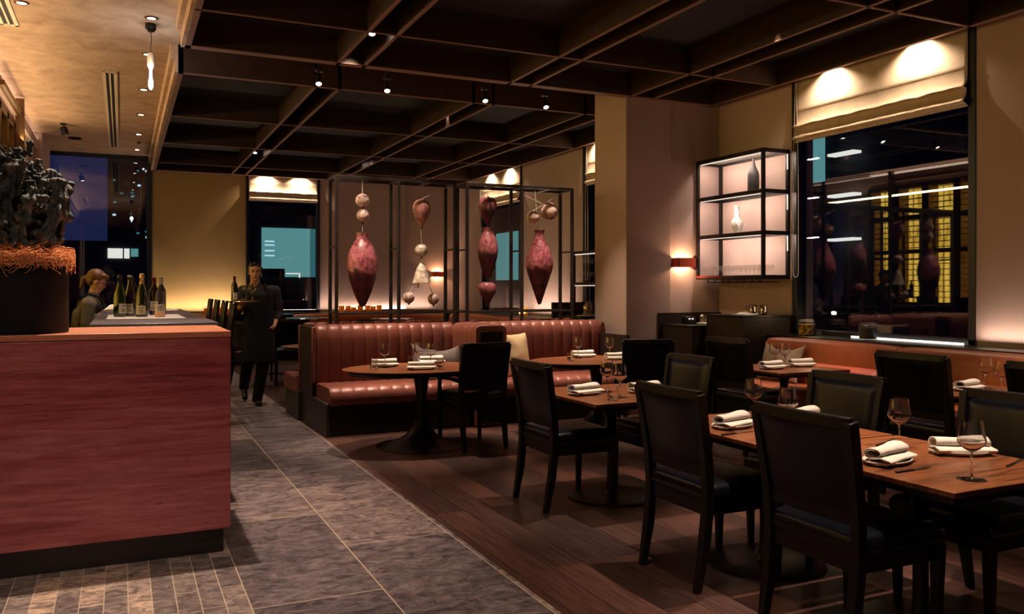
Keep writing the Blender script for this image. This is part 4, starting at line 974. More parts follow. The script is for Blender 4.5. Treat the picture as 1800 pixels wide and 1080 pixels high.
def square_table(lab, x, y, w_, d_, z=ZT):
    r = thing('square_table', lab, 'table', (x, y, 0))
    MB().box(-w_/2, w_/2, -d_/2, d_/2, z-.022, z).build('tabletop', 'table_wood', r, bevel=.003)
    MB().box(-w_/2+.004, w_/2-.004, -d_/2+.004, d_/2-.004, z-.045, z-.023).build('top_edge', 'dark_wood', r)
    MB().lathe([(.30,0),(.30,.008),(.285,.014),(.06,.022),(.040,.05),(.032,.12),(.030,.50),(.040,.60),(.075,z-.07),(.13,z-.046),(.0001,z-.046)], seg=40).build('pedestal', 'black_metal', r, smooth=40)
    return r
square_table('smaller wooden table in the middle, standing alone behind the long one', 3.05, 4.92, .80, .92)
square_table('far half of the long wooden dining table, behind the seam', 3.045, 3.395, .79, .910)
square_table('near half of the long wooden dining table, its corner at the lower right', 3.045, 2.462, .79, .912)
square_table('wooden table at the left end of the orange banquette', 5.44, 5.83, .80, .78)
square_table('red brown table in the middle of the orange banquette, at right', 5.44, 3.95, .80, .80)
square_table('banquette table at the right edge of the picture', 5.44, 3.03, .80, .80)
square_table('far square table before the back wall banquette', 3.9, 16.1, .8, .8)
square_table('far square table at the left back wall', 1.6, 16.5, .7, .6)
r = thing('side_table', 'small round silver topped stand beside the waiter', 'table', (2.35, 14.3, 0))
MB().lathe([(.0001,.985),(.26,.985),(.265,.995),(.26,1.0),(.0001,1.0)], seg=36).build('tabletop', 'steel', r)
MB().lathe([(.18,0),(.18,.01),(.02,.03),(.016,.5),(.03,.52),(.016,.56),(.02,.985),(.0001,.985)], seg=20).build('stem', 'steel', r)
for (x_, y_, l) in ((2.9, 14.6, 'small round rimmed table at the far left behind the booth'), (4.1, 13.6, 'small round rimmed table behind the left display frame')):
    r = thing('bistro_table', l, 'table', (x_, y_, 0))
    MB().lathe([(.0001,.90),(.36,.90),(.37,.91),(.36,.92),(.0001,.92)], seg=40).build('tabletop', 'steel', r)
    MB().lathe([(.22,0),(.22,.01),(.03,.03),(.022,.5),(.03,.9),(.0001,.9)], seg=20).build('pedestal', 'black_metal', r)

# ------------------------------------------------------------ table settings
def wine_glass(x, y, z, lab, s=1):
    r = thing('wine_glass', lab, 'wine glass', (x, y, z), 0, None, s)
    MB().lathe([(.0001,0),(.034,0),(.036,.0015),(.030,.003),(.008,.006),(.0042,.012),(.0036,.05),(.0036,.095),(.008,.103)], seg=28).build('foot_and_stem', 'stemware', r, smooth=60)
    MB().lathe([(.006,.100),(.028,.113),(.0485,.134),(.0505,.142),(.0465,.172),(.0395,.218),(.0387,.218),(.0453,.172),(.0492,.143),(.0472,.1355),(.027,.1155),(.0001,.104)], seg=32).build('bowl', 'stemware', r, smooth=60)
    return r
def tumbler(x, y, z, lab):
    r = thing('tumbler', lab, 'water glass', (x, y, z))
    MB().lathe([(.0001,0),(.029,0),(.033,.01),(.037,.045),(.034,.088),(.0325,.088),(.0352,.045),(.0315,.014),(.0001,.010)], seg=28).build('glass_body', 'stemware', r, smooth=60)
    return r
def napkin_plate(x, y, z, rz, lab, place, fold=0):
    """shallow oval bread plate with a rolled napkin on it: two things"""
    p = thing('side_plate', 'shallow white oval plate under the napkin '+place, 'plate', (x, y, z), rz)
    MB().lathe([(.0001,0),(.78,0),(1.0,.016),(.985,.020),(.80,.007),(.0001,.006)], seg=40, sx_=.130, sy_=.085).build('dish', 'ceramic', p, smooth=50)
    n = thing('napkin', lab, 'napkin', (x, y, z+.008), rz+.06); n.scale = (1.2, 1.22, 1.08)
    def roll(name, cx_, cz, rx, rz_, L, tw, hook):
        # spiral folded cloth profile extruded along x
        pts = []; turns = 1.7; k = 44
        for i in range(k+1):
            t = i/k; a = -PI/2+2*PI*turns*t; sc_ = 1-.42*t; pts.append((cx_+rx*sc_*math.cos(a), cz+rz_*sc_*math.sin(a)))
        tail = [(cx_-hook*(1-i/6), cz-rz_+.0008*i) for i in range(6)]; pts = tail+pts
        vs = []; n2 = 12
        for i in range(n2+1):
            s = -L/2+L*i/n2; fl = 1+.10*math.cos(PI*(i/n2-.5)*2)*-1+tw*(i/n2-.5)
            for (py, pz) in pts:
                w2 = .0018*noise.noise(Vector((s*30, py*60, pz*60))); vs.append((s+.006*noise.noise(Vector((py*40, pz*40, i*.1))), cx_+(py-cx_)*fl+w2, max(.001, cz+(pz-cz)*fl+w2)))
        kk = len(pts); fs = [(i*kk+j, (i+1)*kk+j, (i+1)*kk+j+1, i*kk+j+1) for i in range(n2) for j in range(kk-1)]
        MB().add(vs, fs).build(name, 'linen_white', n, smooth=60, solid=.0026)
    roll('roll', .006, .030+.010, .034, .021, .19, .35 if fold else .15, .05)
    roll('fold', -.018, .014, .042, .0115, .205, -.1, .02)
    return n
def knife(x, y, z, rz, lab):
    r = thing('table_knife', lab, 'knife', (x, y, z), rz)
    MB().bar((-.11,0,.004), (-.01,0,.004), .012, .006, .014, .006).build('handle', 'black_lacquer', r, bevel=.001)
    MB().extrude([(-.01,-.006),(.08,-.008),(.105,-.002),(.11,.004),(-.01,.005)], 'z', .003, .0045).build('blade', 'cutlery', r)
def fork(x, y, z, rz, lab):
    r = thing('table_fork', lab, 'fork', (x, y, z), rz)
    MB().bar((-.11,0,.004), (-.01,0,.004), .011, .006, .010, .005).build('handle', 'black_lacquer', r, bevel=.001)
    m = MB(); m.bar((-.01,0,.004), (.05,0,.003), .006, .003, .018, .003)
    for k in (-.0075, -.0025, .0025, .0075): m.bar((.05,k,.003), (.10,k,.005), .0028, .002)
    m.build('head', 'cutlery', r)
ZS = ZT+.0005
# long table
napkin_plate(2.86, 2.47, ZS, math.radians(12), 'rolled white napkin nearest the corner of the long table', 'nearest the corner of the long table', 1)
napkin_plate(3.30, 2.47, ZS, math.radians(-30), 'rolled white napkin behind the front wine glass', 'behind the front wine glass')
napkin_plate(2.86, 3.44, ZS, math.radians(14), 'rolled white napkin between the two foreground chair backs', 'between the two foreground chair backs', 1)
napkin_plate(3.34, 3.44, ZS, math.radians(8), 'rolled white napkin behind the biggest foreground chair back', 'behind the biggest foreground chair back')
wine_glass(2.91, 2.13, ZS, 'empty wine glass standing alone at the near corner of the long table')
wine_glass(3.20, 2.70, ZS, 'empty wine glass in the middle of the near table half')
wine_glass(3.03, 3.22, ZS, 'wine glass rising right behind the biggest foreground chair back')
wine_glass(3.16, 3.62, ZS, 'wine glass at the far end of the long table')
knife(2.84, 2.325, ZS, math.radians(4), 'dark handled knife in front of the corner napkin')
fork(3.22, 2.79, ZS, math.radians(20), 'fork lying beyond the middle wine glass on the long table')
fork(3.33, 2.24, ZS, math.radians(18), 'fork at the right picture edge on the near table half')
knife(2.76, 3.28, ZS, math.radians(8), 'knife between the two foreground chair backs')
# lone table
napkin_plate(2.84, 4.93, ZS, math.radians(10), 'rolled white napkin on the left of the lone middle table', 'on the left of the lone middle table')
napkin_plate(3.28, 4.86, ZS, math.radians(0), 'white napkin partly hidden by the yellow lit chair', 'partly hidden by the yellow lit chair')
wine_glass(3.05, 4.98, ZS, 'left wine glass of the pair on the lone middle table')
wine_glass(2.99, 4.72, ZS, 'right wine glass of the pair on the lone middle table')
tumbler(2.86, 4.60, ZS, 'water glass in front of the wine glass pair on the lone table')
# left oval
napkin_plate(2.18, 7.45, ZS, math.radians(-12), 'rolled napkin at the left end of the left oval table', 'at the left end of the left oval table')
napkin_plate(2.40, 7.05, ZS, math.radians(-18), 'rolled napkin nearest us on the left oval table', 'nearest us on the left oval table', 1)
napkin_plate(2.68, 7.58, ZS, math.radians(-10), 'rolled napkin under the grey pillow on the left oval table', 'under the grey pillow on the left oval table')
wine_glass(2.16, 7.36, ZS, 'lone wine glass at the left end of the left oval table')
wine_glass(2.49, 7.37, ZS, 'left glass of the pair on the left oval table')
wine_glass(2.56, 7.25, ZS, 'right glass of the pair on the left oval table')
tumbler(2.02, 7.22, ZS, 'leftmost water glass on the left oval table'); tumbler(2.46, 7.52, ZS, 'water glass behind the near napkin on the left oval table'); tumbler(2.56, 7.00, ZS, 'water glass at the right of the near napkin, left oval table')
tag(cloth_card := MB().box(-.10, .10, -.06, .06, 0, .004).build('menu_card', 'leather_orange', loc=(2.52, 7.40, ZS)), 'small rust coloured card lying between the glasses of the left oval table', 'menu card')
# right oval
napkin_plate(4.36, 7.60, ZS, math.radians(-12), 'rolled napkin before the booth on the right oval table', 'before the booth on the right oval table')
napkin_plate(4.52, 7.20, ZS, math.radians(-8), 'rolled napkin left of the armchair on the right oval table', 'left of the armchair on the right oval table')
wine_glass(4.25, 7.50, ZS, 'left wine glass on the right oval table'); wine_glass(4.52, 7.33, ZS, 'right wine glass on the right oval table')
tumbler(4.02, 7.25, ZS, 'left water glass on the right oval table'); tumbler(4.72, 7.15, ZS, 'right water glass on the right oval table, by the armchair')
# banquette tables
napkin_plate(5.25, 5.78, ZS, math.radians(0), 'rolled napkin beside the chair back on the left banquette table', 'beside the chair back on the left banquette table')
napkin_plate(5.66, 5.85, ZS, math.radians(-12), 'rolled napkin right of the glasses on the left banquette table', 'right of the glasses on the left banquette table')
wine_glass(5.44, 5.95, ZS, 'left wine glass of the pair on the left banquette table'); wine_glass(5.47, 5.85, ZS, 'right wine glass of the pair on the left banquette table')
tumbler(5.38, 5.82, ZS, 'water glass on the left banquette table')
napkin_plate(5.40, 3.98, ZS, math.radians(8), 'white napkin on the middle banquette table', 'on the middle banquette table')
wine_glass(5.64, 4.02, ZS, 'left wine glass of the pair at the right picture edge'); wine_glass(5.50, 3.80, ZS, 'right wine glass of the pair at the right picture edge')
tumbler(5.72, 4.12, ZS, 'water glass behind the glass pair at the right picture edge')

# ------------------------------------------------------------ pillows
def pillow(name, lab, mat, loc, rot, w_, h_, t, pinch=.10, sag=0):
    m = MB(); m.pillow(w_, h_, t, 2.0, .55, pinch, 22)
    if sag: m.v = [(x_, y_-(sag*(1-(2*x_/w_)**2) if y_ > 0 else 0)*(y_/(h_/2)), z_) for x_, y_, z_ in m.v]
    m.v = [(x_, y_, z_+.010*noise.noise(Vector((x_*9, y_*9, 1)))) for x_, y_, z_ in m.v]
    o = m.build(name, mat, smooth=180, loc=loc); o.rotation_euler = rot; return tag(o, lab, 'pillow')
H2 = PI/2
pillow('pillow', 'flat grey pillow slumped against the left booth back', 'pillow_grey', (3.05, 8.36, .665), (math.radians(72), 0, 0), .60, .40, .16, .10, .09)
pillow('pillow', 'bright cream pillow standing in the right booth against the divider', 'pillow_cream', (3.93, 8.33, .70), (math.radians(80), 0, math.radians(28)), .47, .47, .17, .07)
pillow('pillow', 'beige pillow at the left end of the orange banquette', 'pillow_beige', (6.07, 6.55, .68), (math.radians(72), 0, -H2), .58, .40, .15, .10, .07)
pillow('pillow', 'grey pillow behind the broad black chair back', 'pillow_grey', (6.07, 4.98, .68), (math.radians(72), 0, -H2), .52, .38, .15, .10, .08)
m = MB(); m.lathe([(.0001,-.42),(.085,-.42),(.11,-.40),(.12,-.36),(.12,.36),(.11,.40),(.085,.42),(.0001,.42)], seg=32)
o = m.build('bolster', 'bolster', smooth=50, loc=(5.98, 5.62, .598)); o.rotation_euler = (H2, 0, 0); tag(o, 'coral red bolster cushion lying on the orange banquette', 'bolster')

# ------------------------------------------------------------ black wall shelf in the alcove
r = thing('wall_shelf', 'tall black metal wall shelf with three lit tiers', 'shelf'); t = .018; m = MB()
X0, X1, Y0, Y1 = 6.385, 6.735, 7.16, 8.31; LV = [1.555, 2.045, 2.505, 2.955]
for x_ in (X0, X1):
    for y_ in (Y0, Y1): MB().box(x_-t, x_+t, y_-t, y_+t, LV[0]-.02, LV[3]+.02).build('post', 'black_metal', r, bevel=.002)
for z in LV:
    w_ = .022
    m.box(X0-t, X0+t, Y0, Y1, z-w_, z+w_).box(X1-t, X1+.012, Y0, Y1, z-w_, z+w_).box(X0, X1, Y0-t, Y0+t, z-w_, z+w_).box(X0, X1, Y1-t, Y1+t, z-w_, z+w_)
m.build('rails', 'black_metal', r, bevel=.002)
for z in LV[:3]: MB().box(X0, X1, Y0, Y1, z, z+.015).build('shelf_board', 'black_lacquer', r)
MB().box(X0+.04, X1-.02, Y0+.03, Y1-.02, LV[3]+.002, LV[3]+.012).build('top_panel', 'ceramic', r)
MB().box(X0-.021, X0-.0185, Y1-.45, Y1, LV[0]+.0, LV[0]+.024).build('red_edge', 'shelf_red', r)
for z in LV[1:]:
    MB().box(X0+.02, X0+.032, Y0+.03, Y1-.03, z-.028, z-.022).build('led_line', 'led', r, smooth=0)
    area((X0+.03, (Y0+Y1)/2, z-.032), (X1, (Y0+Y1)/2, z-.25), 6, .012, 1.05, (1.0,.76,.62), rotz=(0, math.radians(-42), 0))
    MB().box(X1-.03, X1-.018, Y0-.024, Y0-.019, z-.20, z-.03).build('led_line', 'led', r, smooth=0)
k = MB()
for i in range(8): k.box(X0+.04, X1-.04, Y0+.10+.13*i, Y0+.115+.13*i, LV[0]-.06, LV[0]-.05); k.box(X0+.04, X0+.05, Y0+.10+.13*i, Y0+.108+.13*i, LV[0]-.055, LV[0]-.02)
k.build('glass_rack', 'black_metal', r, smooth=0)
clay('bottle_vase', 'dark stoneware bottle vase on the top tier of the wall shelf', 'vase', [(.0001,-.18),(.062,-.18),(.066,-.17),(.066,.03),(.060,.06),(.030,.12),(.018,.16),(.013,.20),(.018,.215),(.0001,.215)], 'clay_dark', 6.56, LV[2]+.196, 7.52, seg=8)
clay('bottle_vase', 'white footed bottle vase on the middle tier of the wall shelf', 'vase', [(.0001,-.16),(.040,-.16),(.035,-.135),(.062,-.08),(.072,-.03),(.060,.01),(.036,.04),(.028,.10),(.026,.16),(.040,.178),(.034,.18),(.0001,.17)], 'vase_white', 6.56, LV[1]+.176, 7.80)
g0 = thing('stemmed_glass', 'small stemmed glass in the row on the lowest tier of the wall shelf', 'glass', (6.45, 7.28, LV[0]+.016), 0, 'glasses on the lowest shelf tier')
MB().lathe([(.0001,0),(.026,0),(.020,.003),(.003,.008),(.003,.045),(.018,.06),(.024,.085),(.019,.125),(.018,.125),(.022,.085),(.0001,.062)], seg=16).build('glass_body', 'glass', g0, smooth=60)
for i in range(15):
    for j in range(2):
        if i or j: dup(g0, (6.45+.13*j, 7.24+.072*i, LV[0]+.016), 0)
g1 = thing('hanging_glass', 'glass hanging upside down under the wall shelf', 'glass', (6.5, 7.5, LV[0]-.06), 0, 'glasses hanging under the wall shelf')
MB().lathe([(.0001,0),(.030,0),(.030,-.003),(.004,-.006),(.0035,-.02),(.02,-.026),(.03,-.045),(.026,-.07),(.025,-.07),(.028,-.045),(.0001,-.024)], seg=16).build('glass_body', 'glass', g1, smooth=60)
for i in range(5): dup(g1, (6.5, 7.63+.13*i, LV[0]-.06))

# ------------------------------------------------------------ service credenza in the alcove and its clutter
r = thing('service_cabinet', 'black service cabinet under the wall shelf with a lower left counter', 'cabinet')
MB().box(6.05, 6.70, 7.10, 7.72, 0, 1.115).build('tall_unit', 'espresso', r, bevel=.004)
MB().box(6.03, 6.74, 7.08, 7.74, 1.116, 1.135).build('top_board', 'black_lacquer', r, bevel=.003)
MB().box(5.86, 6.70, 7.745, 8.30, 0, .985).build('low_unit', 'espresso', r, bevel=.004)
MB().box(5.84, 6.72, 7.742, 8.31, .986, 1.005).build('counter_board', 'black_lacquer', r, bevel=.003)
MB().box(5.80, 6.74, 8.315, 8.325, .2, 1.135).build('back_board', 'espresso', r)
def jug(lab, x, y, z, s=1, rz=0, h=.13):
    r = thing('water_jug', lab, 'jug', (x, y, z), rz, None, s)
    MB().lathe([(.0001,0),(.046,0),(.050,.006),(.048,h*.5),(.045,h-.01),(.049,h),(.046,h),(.043,h-.01),(.044,.01),(.0001,.008)], seg=28).build('body', 'steel', r, smooth=50)
    MB().tube([(.046,0,h*.82),(.075,0,h*.85),(.088,0,h*.62),(.080,0,h*.35),(.049,0,h*.25)], .006, 8).build('handle', 'steel', r)
    MB().add([(-.047,-.018,h-.012),(-.047,.018,h-.012),(-.068,0,h+.004),(-.046,0,h-.04)], [(0,1,2),(0,2,3),(1,3,2),(0,3,1)]).build('spout', 'steel', r, smooth=0)
    return r
jug('small steel jug on the alcove cabinet, handle to the left', 6.34, 7.28, 1.136, .85, PI-.5); jug('second small steel jug on the alcove cabinet', 6.42, 7.20, 1.136, .85, .4)
cloth_lump('folded_cloth', 'folded white cloth under the small steel jugs', 6.38, 7.36, 1.1355, .30, .28, .035, 5)
r = thing('card_terminal', 'small black card terminal with tiny lights on the low cabinet', 'card terminal', (6.10, 8.12, 1.0055))
MB().box(-.07, .07, -.05, .05, 0, .09).build('body', 'black_lacquer', r, bevel=.01); MB().box(-.035, -.012, -.0525, -.051, .055, .070).box(.008, .035, -.0525, -.051, .055, .070).build('light', 'office_white', r, smooth=0)
tag(MB().box(-.16, .16, -.09, .09, 0, .022).build('napkin_stack', 'paper', loc=(6.28, 7.90, 1.0055), bevel=.004), 'flat stack of white napkins on the low cabinet', 'napkins')
for i, (dx, l) in enumerate(((0, 'left'), (.07, 'right'))):
    r = thing('salt_mill', l+' one of two small cream salt mills on the low cabinet', 'mill', (6.27+dx, 8.08, 1.0055))
    MB().lathe([(.0001,0),(.026,0),(.026,.05),(.017,.06),(.026,.075),(.026,.095),(.012,.11),(.0001,.112)], seg=20).build('body', 'foil_white', r)
# tall service station behind the right booth
r = thing('service_cabinet', 'black service station behind the right booth, before the column', 'cabinet')
MB().box(5.30, 6.30, 9.30, 9.90, 0, 1.05).build('body', 'black_lacquer', r, bevel=.004); MB().box(5.28, 6.32, 9.28, 9.92, 1.051, 1.07).build('top_board', 'espresso', r)
MB().box(5.25, 5.75, 9.95, 10.0, 1.0, 1.24).build('raised_ledge', 'espresso', r)
cloth_lump('folded_cloth', 'folded white cloth under the steel jugs behind the booth', 5.60, 9.45, 1.071, .42, .26, .02, 8)
jug('left steel jug on the service station behind the booth', 5.52, 9.50, 1.085, 1.35, .2, .13); jug('right steel jug on the service station behind the booth', 5.66, 9.46, 1.085, 1.35, .3, .13)
r = thing('hanging_shelf', 'black wall shelf with bar glasses seen left of the column', 'shelf'); m = MB()
for y_ in (10.3, 11.4):
    for x_ in (6.38, 6.68): m.box(x_-.02, x_+.02, y_-.02, y_+.02, .931, 2.0)
for z in (1.50, 1.98): m.box(6.36, 6.70, 10.28, 11.42, z-.02, z+.02)
m.build('frame', 'frame_metal', r); 
MB().box(6.385, 6.395, 10.32, 11.38, 1.945, 1.955).box(6.385, 6.395, 10.32, 11.38, 1.465, 1.475).build('led_line', 'led', r, smooth=0)
for i in range(8): dup(g0, (6.46, 10.5+.12*i, 1.5205), 0, 'glass on the small black shelf left of the column', 'glasses on the small black shelf', 1.2)
dup(g1, (6.48, 11.2, 1.955), 0, 'wine glass hanging upside down in the small black shelf left of the column', 'hung glasses of the small shelf', 2.0)
dup(g1, (6.48, 11.08, 1.955), 0, 'wine glass hanging upside down in the small black shelf left of the column', 'hung glasses of the small shelf', 2.0)

# ------------------------------------------------------------ preserve jars on the ledges
def jar(x, y, z, R, h, lab, mat='honey', group=None, lit=True):
    r = thing('preserve_jar', lab, 'jar', (x, y, z), 0, group)
    MB().lathe([(.0001,0),(R,0),(R*1.04,.008),(R*1.04,h*.78),(R*.85,h*.86),(R*.85,h*.90),(.0001,h*.90)], seg=22).build('glass_body', 'glass', r, smooth=50)
    MB().lathe([(.0001,.006),(R*.95,.006),(R*.97,h*.70),(.0001,h*.72)], seg=20).build('contents', mat, r, smooth=50)
    MB().lathe([(.0001,h*.90),(R*.90,h*.90),(R*.90,h),(.0001,h)], seg=20).build('lid', 'glass', r, smooth=50)
    if lit: area((x, y, z-.0), (x, y, z+1), .0, .01, .01) if False else None
    return r
ZL = .9305
for i, (x_, h_) in enumerate(((1.50,.15),(1.62,.17),(1.76,.17),(1.88,.13))): jar(x_, 17.36, ZL, .055, h_, ['leftmost','second','third','rightmost'][i]+' jar of the four on the ledge under the yellow wall', 'honey')
NM = ['leftmost','second from left','third from left','fourth from left','third from right','second from right','rightmost']
for i, x_ in enumerate((4.16,4.30,4.42,4.56,4.72,4.84,4.97)): jar(x_, 17.36, ZL, .058, (.19,.18,.14,.20,.19,.16,.19)[i], NM[i]+' amber jar in the row behind the big raspberry vase', 'honey')
jar(6.60, 13.72, ZL, .055, .17, 'small amber jar left of the pointed vase on the far ledge'); jar(6.60, 13.60, ZL, .045, .24, 'slim yellow bottle jar on the far ledge', 'olive_mix')
jar(6.60, 12.28, ZL, .070, .20, 'yellow jar seen behind the right post of the right frame', 'olive_mix'); jar(6.58, 11.9, ZL, .085, .22, 'orange fruit jar at the foot of the wall left of the steel jugs', 'jar_mix')
jar(6.60, 6.74, ZL, .085, .165, 'bright yellow layered preserve jar on the big window sill', 'jar_mix')
jar(6.60, 5.93, ZL, .085, .165, 'dark preserve jar in the middle of the big window sill', 'clay_dark')
bulb((6.66, 6.74, 1.16), 1.0, (1.0,.66,.32), .02)
tag(MB().lathe([(.0001,0),(.028,0),(.032,.05),(.029,.05),(.0001,.01)], seg=18).build('votive_candle', 'glass', loc=(6.55, 6.52, ZL)), 'tiny votive glass beside the bright jar on the window sill', 'candle')
for (x_, y_, l) in ((1.70, 17.22, 'small candle glowing behind the four jars'), (4.6, 17.2, 'small candle glowing behind the amber jar row')):
    pass
# ------------------------------------------------------------ people
def hand(m, wr, d, up, s=1, curl=.5, thumb=1):
    """palm, four fingers and a thumb from the wrist wr along d; up = back of the hand normal"""
    d = Vector(d).normalized(); up = Vector(up).normalized(); sd = d.cross(up).normalized(); up = sd.cross(d).normalized(); wr = Vector(wr)
    for k in (-.024, -.008, .008, .024): m.cone(wr+sd*k*.7*s+d*.012*s, wr+sd*k*s+d*.082*s, .015*s, .012*s, 10)
    for k, L in ((-.029,.058), (-.010,.074), (.010,.080), (.029,.070)):
        p = wr+sd*k*s+d*.082*s; dr = d
        for j, f in enumerate((.45, .32, .23)):
            ang = curl*(.45+.35*j); dr = (dr*math.cos(ang)-up*math.sin(ang)).normalized(); q = p+dr*L*f*s; m.cone(p, q, (.0095-.0008*j)*s, (.0087-.0008*j)*s, 10); p = q
    b = wr+sd*.026*thumb*s+d*.022*s; q = b+(d*.55+sd*.75*thumb-up*.25).normalized()*.040*s; m.cone(b, q, .013*s, .0105*s, 10)
    m.cone(q, q+(d*.85+sd*.25*thumb-up*.35).normalized()*.032*s, .0105*s, .0085*s, 10)
def head(m, c, rx=.072, face=(0,-1), s=1, tilt=0):
    """skull, jaw, nose, ears, brow; face = horizontal look direction"""
    f = Vector((face[0], face[1], 0)).normalized(); sd = Vector((-f.y, f.x, 0)); T = Matrix(((f.x, sd.x, 0, c[0]), (f.y, sd.y, 0, c[1]), (0, 0, 1, c[2]), (0,0,0,1))) @ Matrix.Rotation(tilt, 4, 'Y')
    m.ball((-.012*s, 0, .022*s), .092*s, .074*s, .092*s, 24, 16, T); m.ball((.020*s, 0, -.030*s), .062*s, .058*s, .078*s, 24, 16, T)
    m.ball((.052*s, 0, -.092*s), .024*s, .026*s, .020*s, 16, 10, T); m.ball((.078*s, 0, -.022*s), .018*s, .012*s, .026*s, 12, 8, T); m.ball((.088*s, 0, -.036*s), .013*s, .015*s, .010*s, 12, 8, T)
    m.ball((.074*s, 0, .018*s), .014*s, .050*s, .010*s, 12, 8, T); m.ball((.073*s, 0, -.064*s), .012*s, .024*s, .009*s, 12, 8, T)
    for q in (-1, 1): m.ball((-.005*s, q*.074*s, -.012*s), .018*s, .008*s, .028*s, 12, 8, T); m.ball((.05*s, q*.034*s, -.03*s), .022*s, .020*s, .022*s, 12, 8, T)
    return T
def face_bits(r, T, s=1):
    e_ = MB(); 
    for q in (-1, 1): e_.ball((.0775*s, q*.029*s, -.002*s), .008*s, .013*s, .006*s, 12, 8, T)
    e_.build('eyes', 'eye', r)
    b = MB()
    for q in (-1, 1): b.ball((.083*s, q*.030*s, .020*s), .006*s, .020*s, .0035*s, 12, 8, T)
    b.build('eyebrows', 'hair_dark', r); MB().ball((.083*s, 0, -.063*s), .006*s, .020*s, .005*s, 12, 8, T).build('lips', 'lip', r)

# waiter: walking towards us, tray held up in his right hand
WX, WY = 1.50, 10.62
def W_(x, y, z): return (WX+x, WY+y, z)
# -x in the picture is his right
H = {'pel': W_(.02,.02,.95), 'chest': W_(.03,.0,1.28), 'neck': W_(.00,-.02,1.47), 'shR': W_(-.165,.0,1.40), 'shL': W_(.215,.0,1.40),
     'elR': W_(-.235,-.02,1.15), 'wrR': W_(-.205,-.24,1.235), 'elL': W_(.275,.07,1.14), 'wrL': W_(.19,-.06,.965),
     'hiR': W_(-.08,.02,.93), 'hiL': W_(.12,.02,.93), 'knR': W_(-.10,.10,.52), 'anR': W_(-.10,.42,.20), 'knL': W_(.06,-.10,.52), 'anL': W_(.00,-.02,.09)}
body = MB(); T = head(body, W_(-.03,-.05,1.63), face=(-.1,-1), s=1.02)
body.cone(W_(-.02,-.01,1.44), W_(-.03,-.035,1.56), .060, .056); body.cone(H['pel'], H['chest'], .135, .145); body.cone(H['chest'], W_(0,0,1.38), .14, .10)
for s in ('R', 'L'):
    body.cone(H['sh'+s], H['el'+s], .052, .042); body.cone(H['el'+s], H['wr'+s], .041, .028); body.cone(W_(0,0,1.39), H['sh'+s], .08, .058)
    body.cone(H['hi'+s], H['kn'+s], .085, .058); body.cone(H['kn'+s], H['an'+s], .055, .036); a = Vector(H['an'+s]); body.cone(a, a+Vector((0,-.07,-.04 if s == 'L' else -.09)), .030, .020)
hand(body, H['wrR'], (-.05,-.9,.35), (0,-.35,-.9), 1, .12, -1); hand(body, H['wrL'], (-.5,-.3,-.8), (.8,-.2,-.3), 1, .7, 1)
wt = thing('person', 'waiter in dark shirt and black apron walking towards us with a tray', 'person', (0,0,0))
body.build('body', 'skin', wt, smooth=180, remesh=.0065, sm=3)
face_bits(wt, T, 1.02)
h = MB(); h.ball((-.030,0,.045), .092, .080, .085, 24, 16, T); h.ball((.026,.0,.080), .045, .060, .040, 20, 12, T); h.ball((-.05,0,-.02), .055, .072, .065, 20, 12, T)
for k in range(9): h.ball((.040+.012*math.sin(k*2), -.05+.0125*k, .092+.010*math.cos(k*3)), .026, .016, .026, 10, 8, T)
for q in (-1, 1): h.cone(T @ Vector((.0, q*.072, .045)), T @ Vector((.012, q*.075, -.005)), .018, .010)
h.build('hair', 'hair_dark', wt, smooth=180, remesh=.006, sm=2)
sh = MB(); sh.cone(H['pel'], H['chest'], .136, .150); sh.cone(H['chest'], W_(.01,.0,1.37), .148, .115); sh.cone(W_(.01,0,1.38), W_(-.01,-.01,1.475), .085, .064)
for s in ('R', 'L'):
    sh.cone(W_(0,0,1.385), H['sh'+s], .09, .068); sh.cone(H['sh'+s], H['el'+s], .068, .056); e_ = Vector(H['el'+s]); w2 = Vector(H['wr'+s]); sh.cone(e_, e_.lerp(w2, .45), .056, .050)
sh.build('shirt', 'shirt_grey', wt, smooth=180, remesh=.010, sm=3)
tr = MB()
for s in ('R', 'L'): tr.cone(H['hi'+s], H['kn'+s], .105, .078); tr.cone(H['kn'+s], Vector(H['an'+s])+Vector((0,0,-.015)), .076, .062)
tr.cone(H['hiR'], H['hiL'], .11, .11); tr.build('trousers', 'trousers', wt, smooth=180, remesh=.011, sm=3)
so = MB(); a = Vector(H['anL']); so.cone(a+Vector((0,.03,-.045)), a+Vector((0,-.16,-.052)), .043, .037); so.cone(a+Vector((0,0,-.01)), a+Vector((0,-.02,-.04)), .046, .046)
a = Vector(H['anR']); so2 = MB(); so2.cone(a+Vector((0,.03,-.02)), a+Vector((0,-.11,-.145)), .042, .036)
so.build('shoe', 'shoe', wt, smooth=180, remesh=.008, sm=2); so2.build('shoe', 'shoe', wt, smooth=180, remesh=.008, sm=2)
# apron: wraps the front of the body from chest to shin
ap = MB(); n1, n2 = 26, 30; vs = []
for i in range(n1+1):
    v = i/n1; z = 1.36-.84*v
    for j in range(n2+1):
        u = j/n2*2-1
        if z > 1.12: half = math.radians(52+50*(1.36-z)/.24); R = .172
        else: half = math.radians(112); R = .168+.012*(1.12-z)/.6
        a = -PI/2+u*half; fl = 1+.035*math.sin(u*9+v*2)*max(0, v-.35)*2
        vs.append((WX+.02+R*1.04*math.cos(a)*fl, WY+R*math.sin(a)*fl-.02*max(0, v-.3)+.0, z))
k = n2+1; ap.add(vs, [(i*k+j, (i+1)*k+j, (i+1)*k+j+1, i*k+j+1) for i in range(n1) for j in range(n2)])
ap.build('apron', 'apron', wt, smooth=180, solid=.006)
st_ = MB()
for q in (-1, 1): st_.tube([(WX+.02+q*.10, WY-.150, 1.34), (WX+.01+q*.085, WY-.118, 1.43), (WX+.01+q*.075, WY-.04, 1.490), (WX+.01+q*.07, WY+.06, 1.46)], .011, 8)
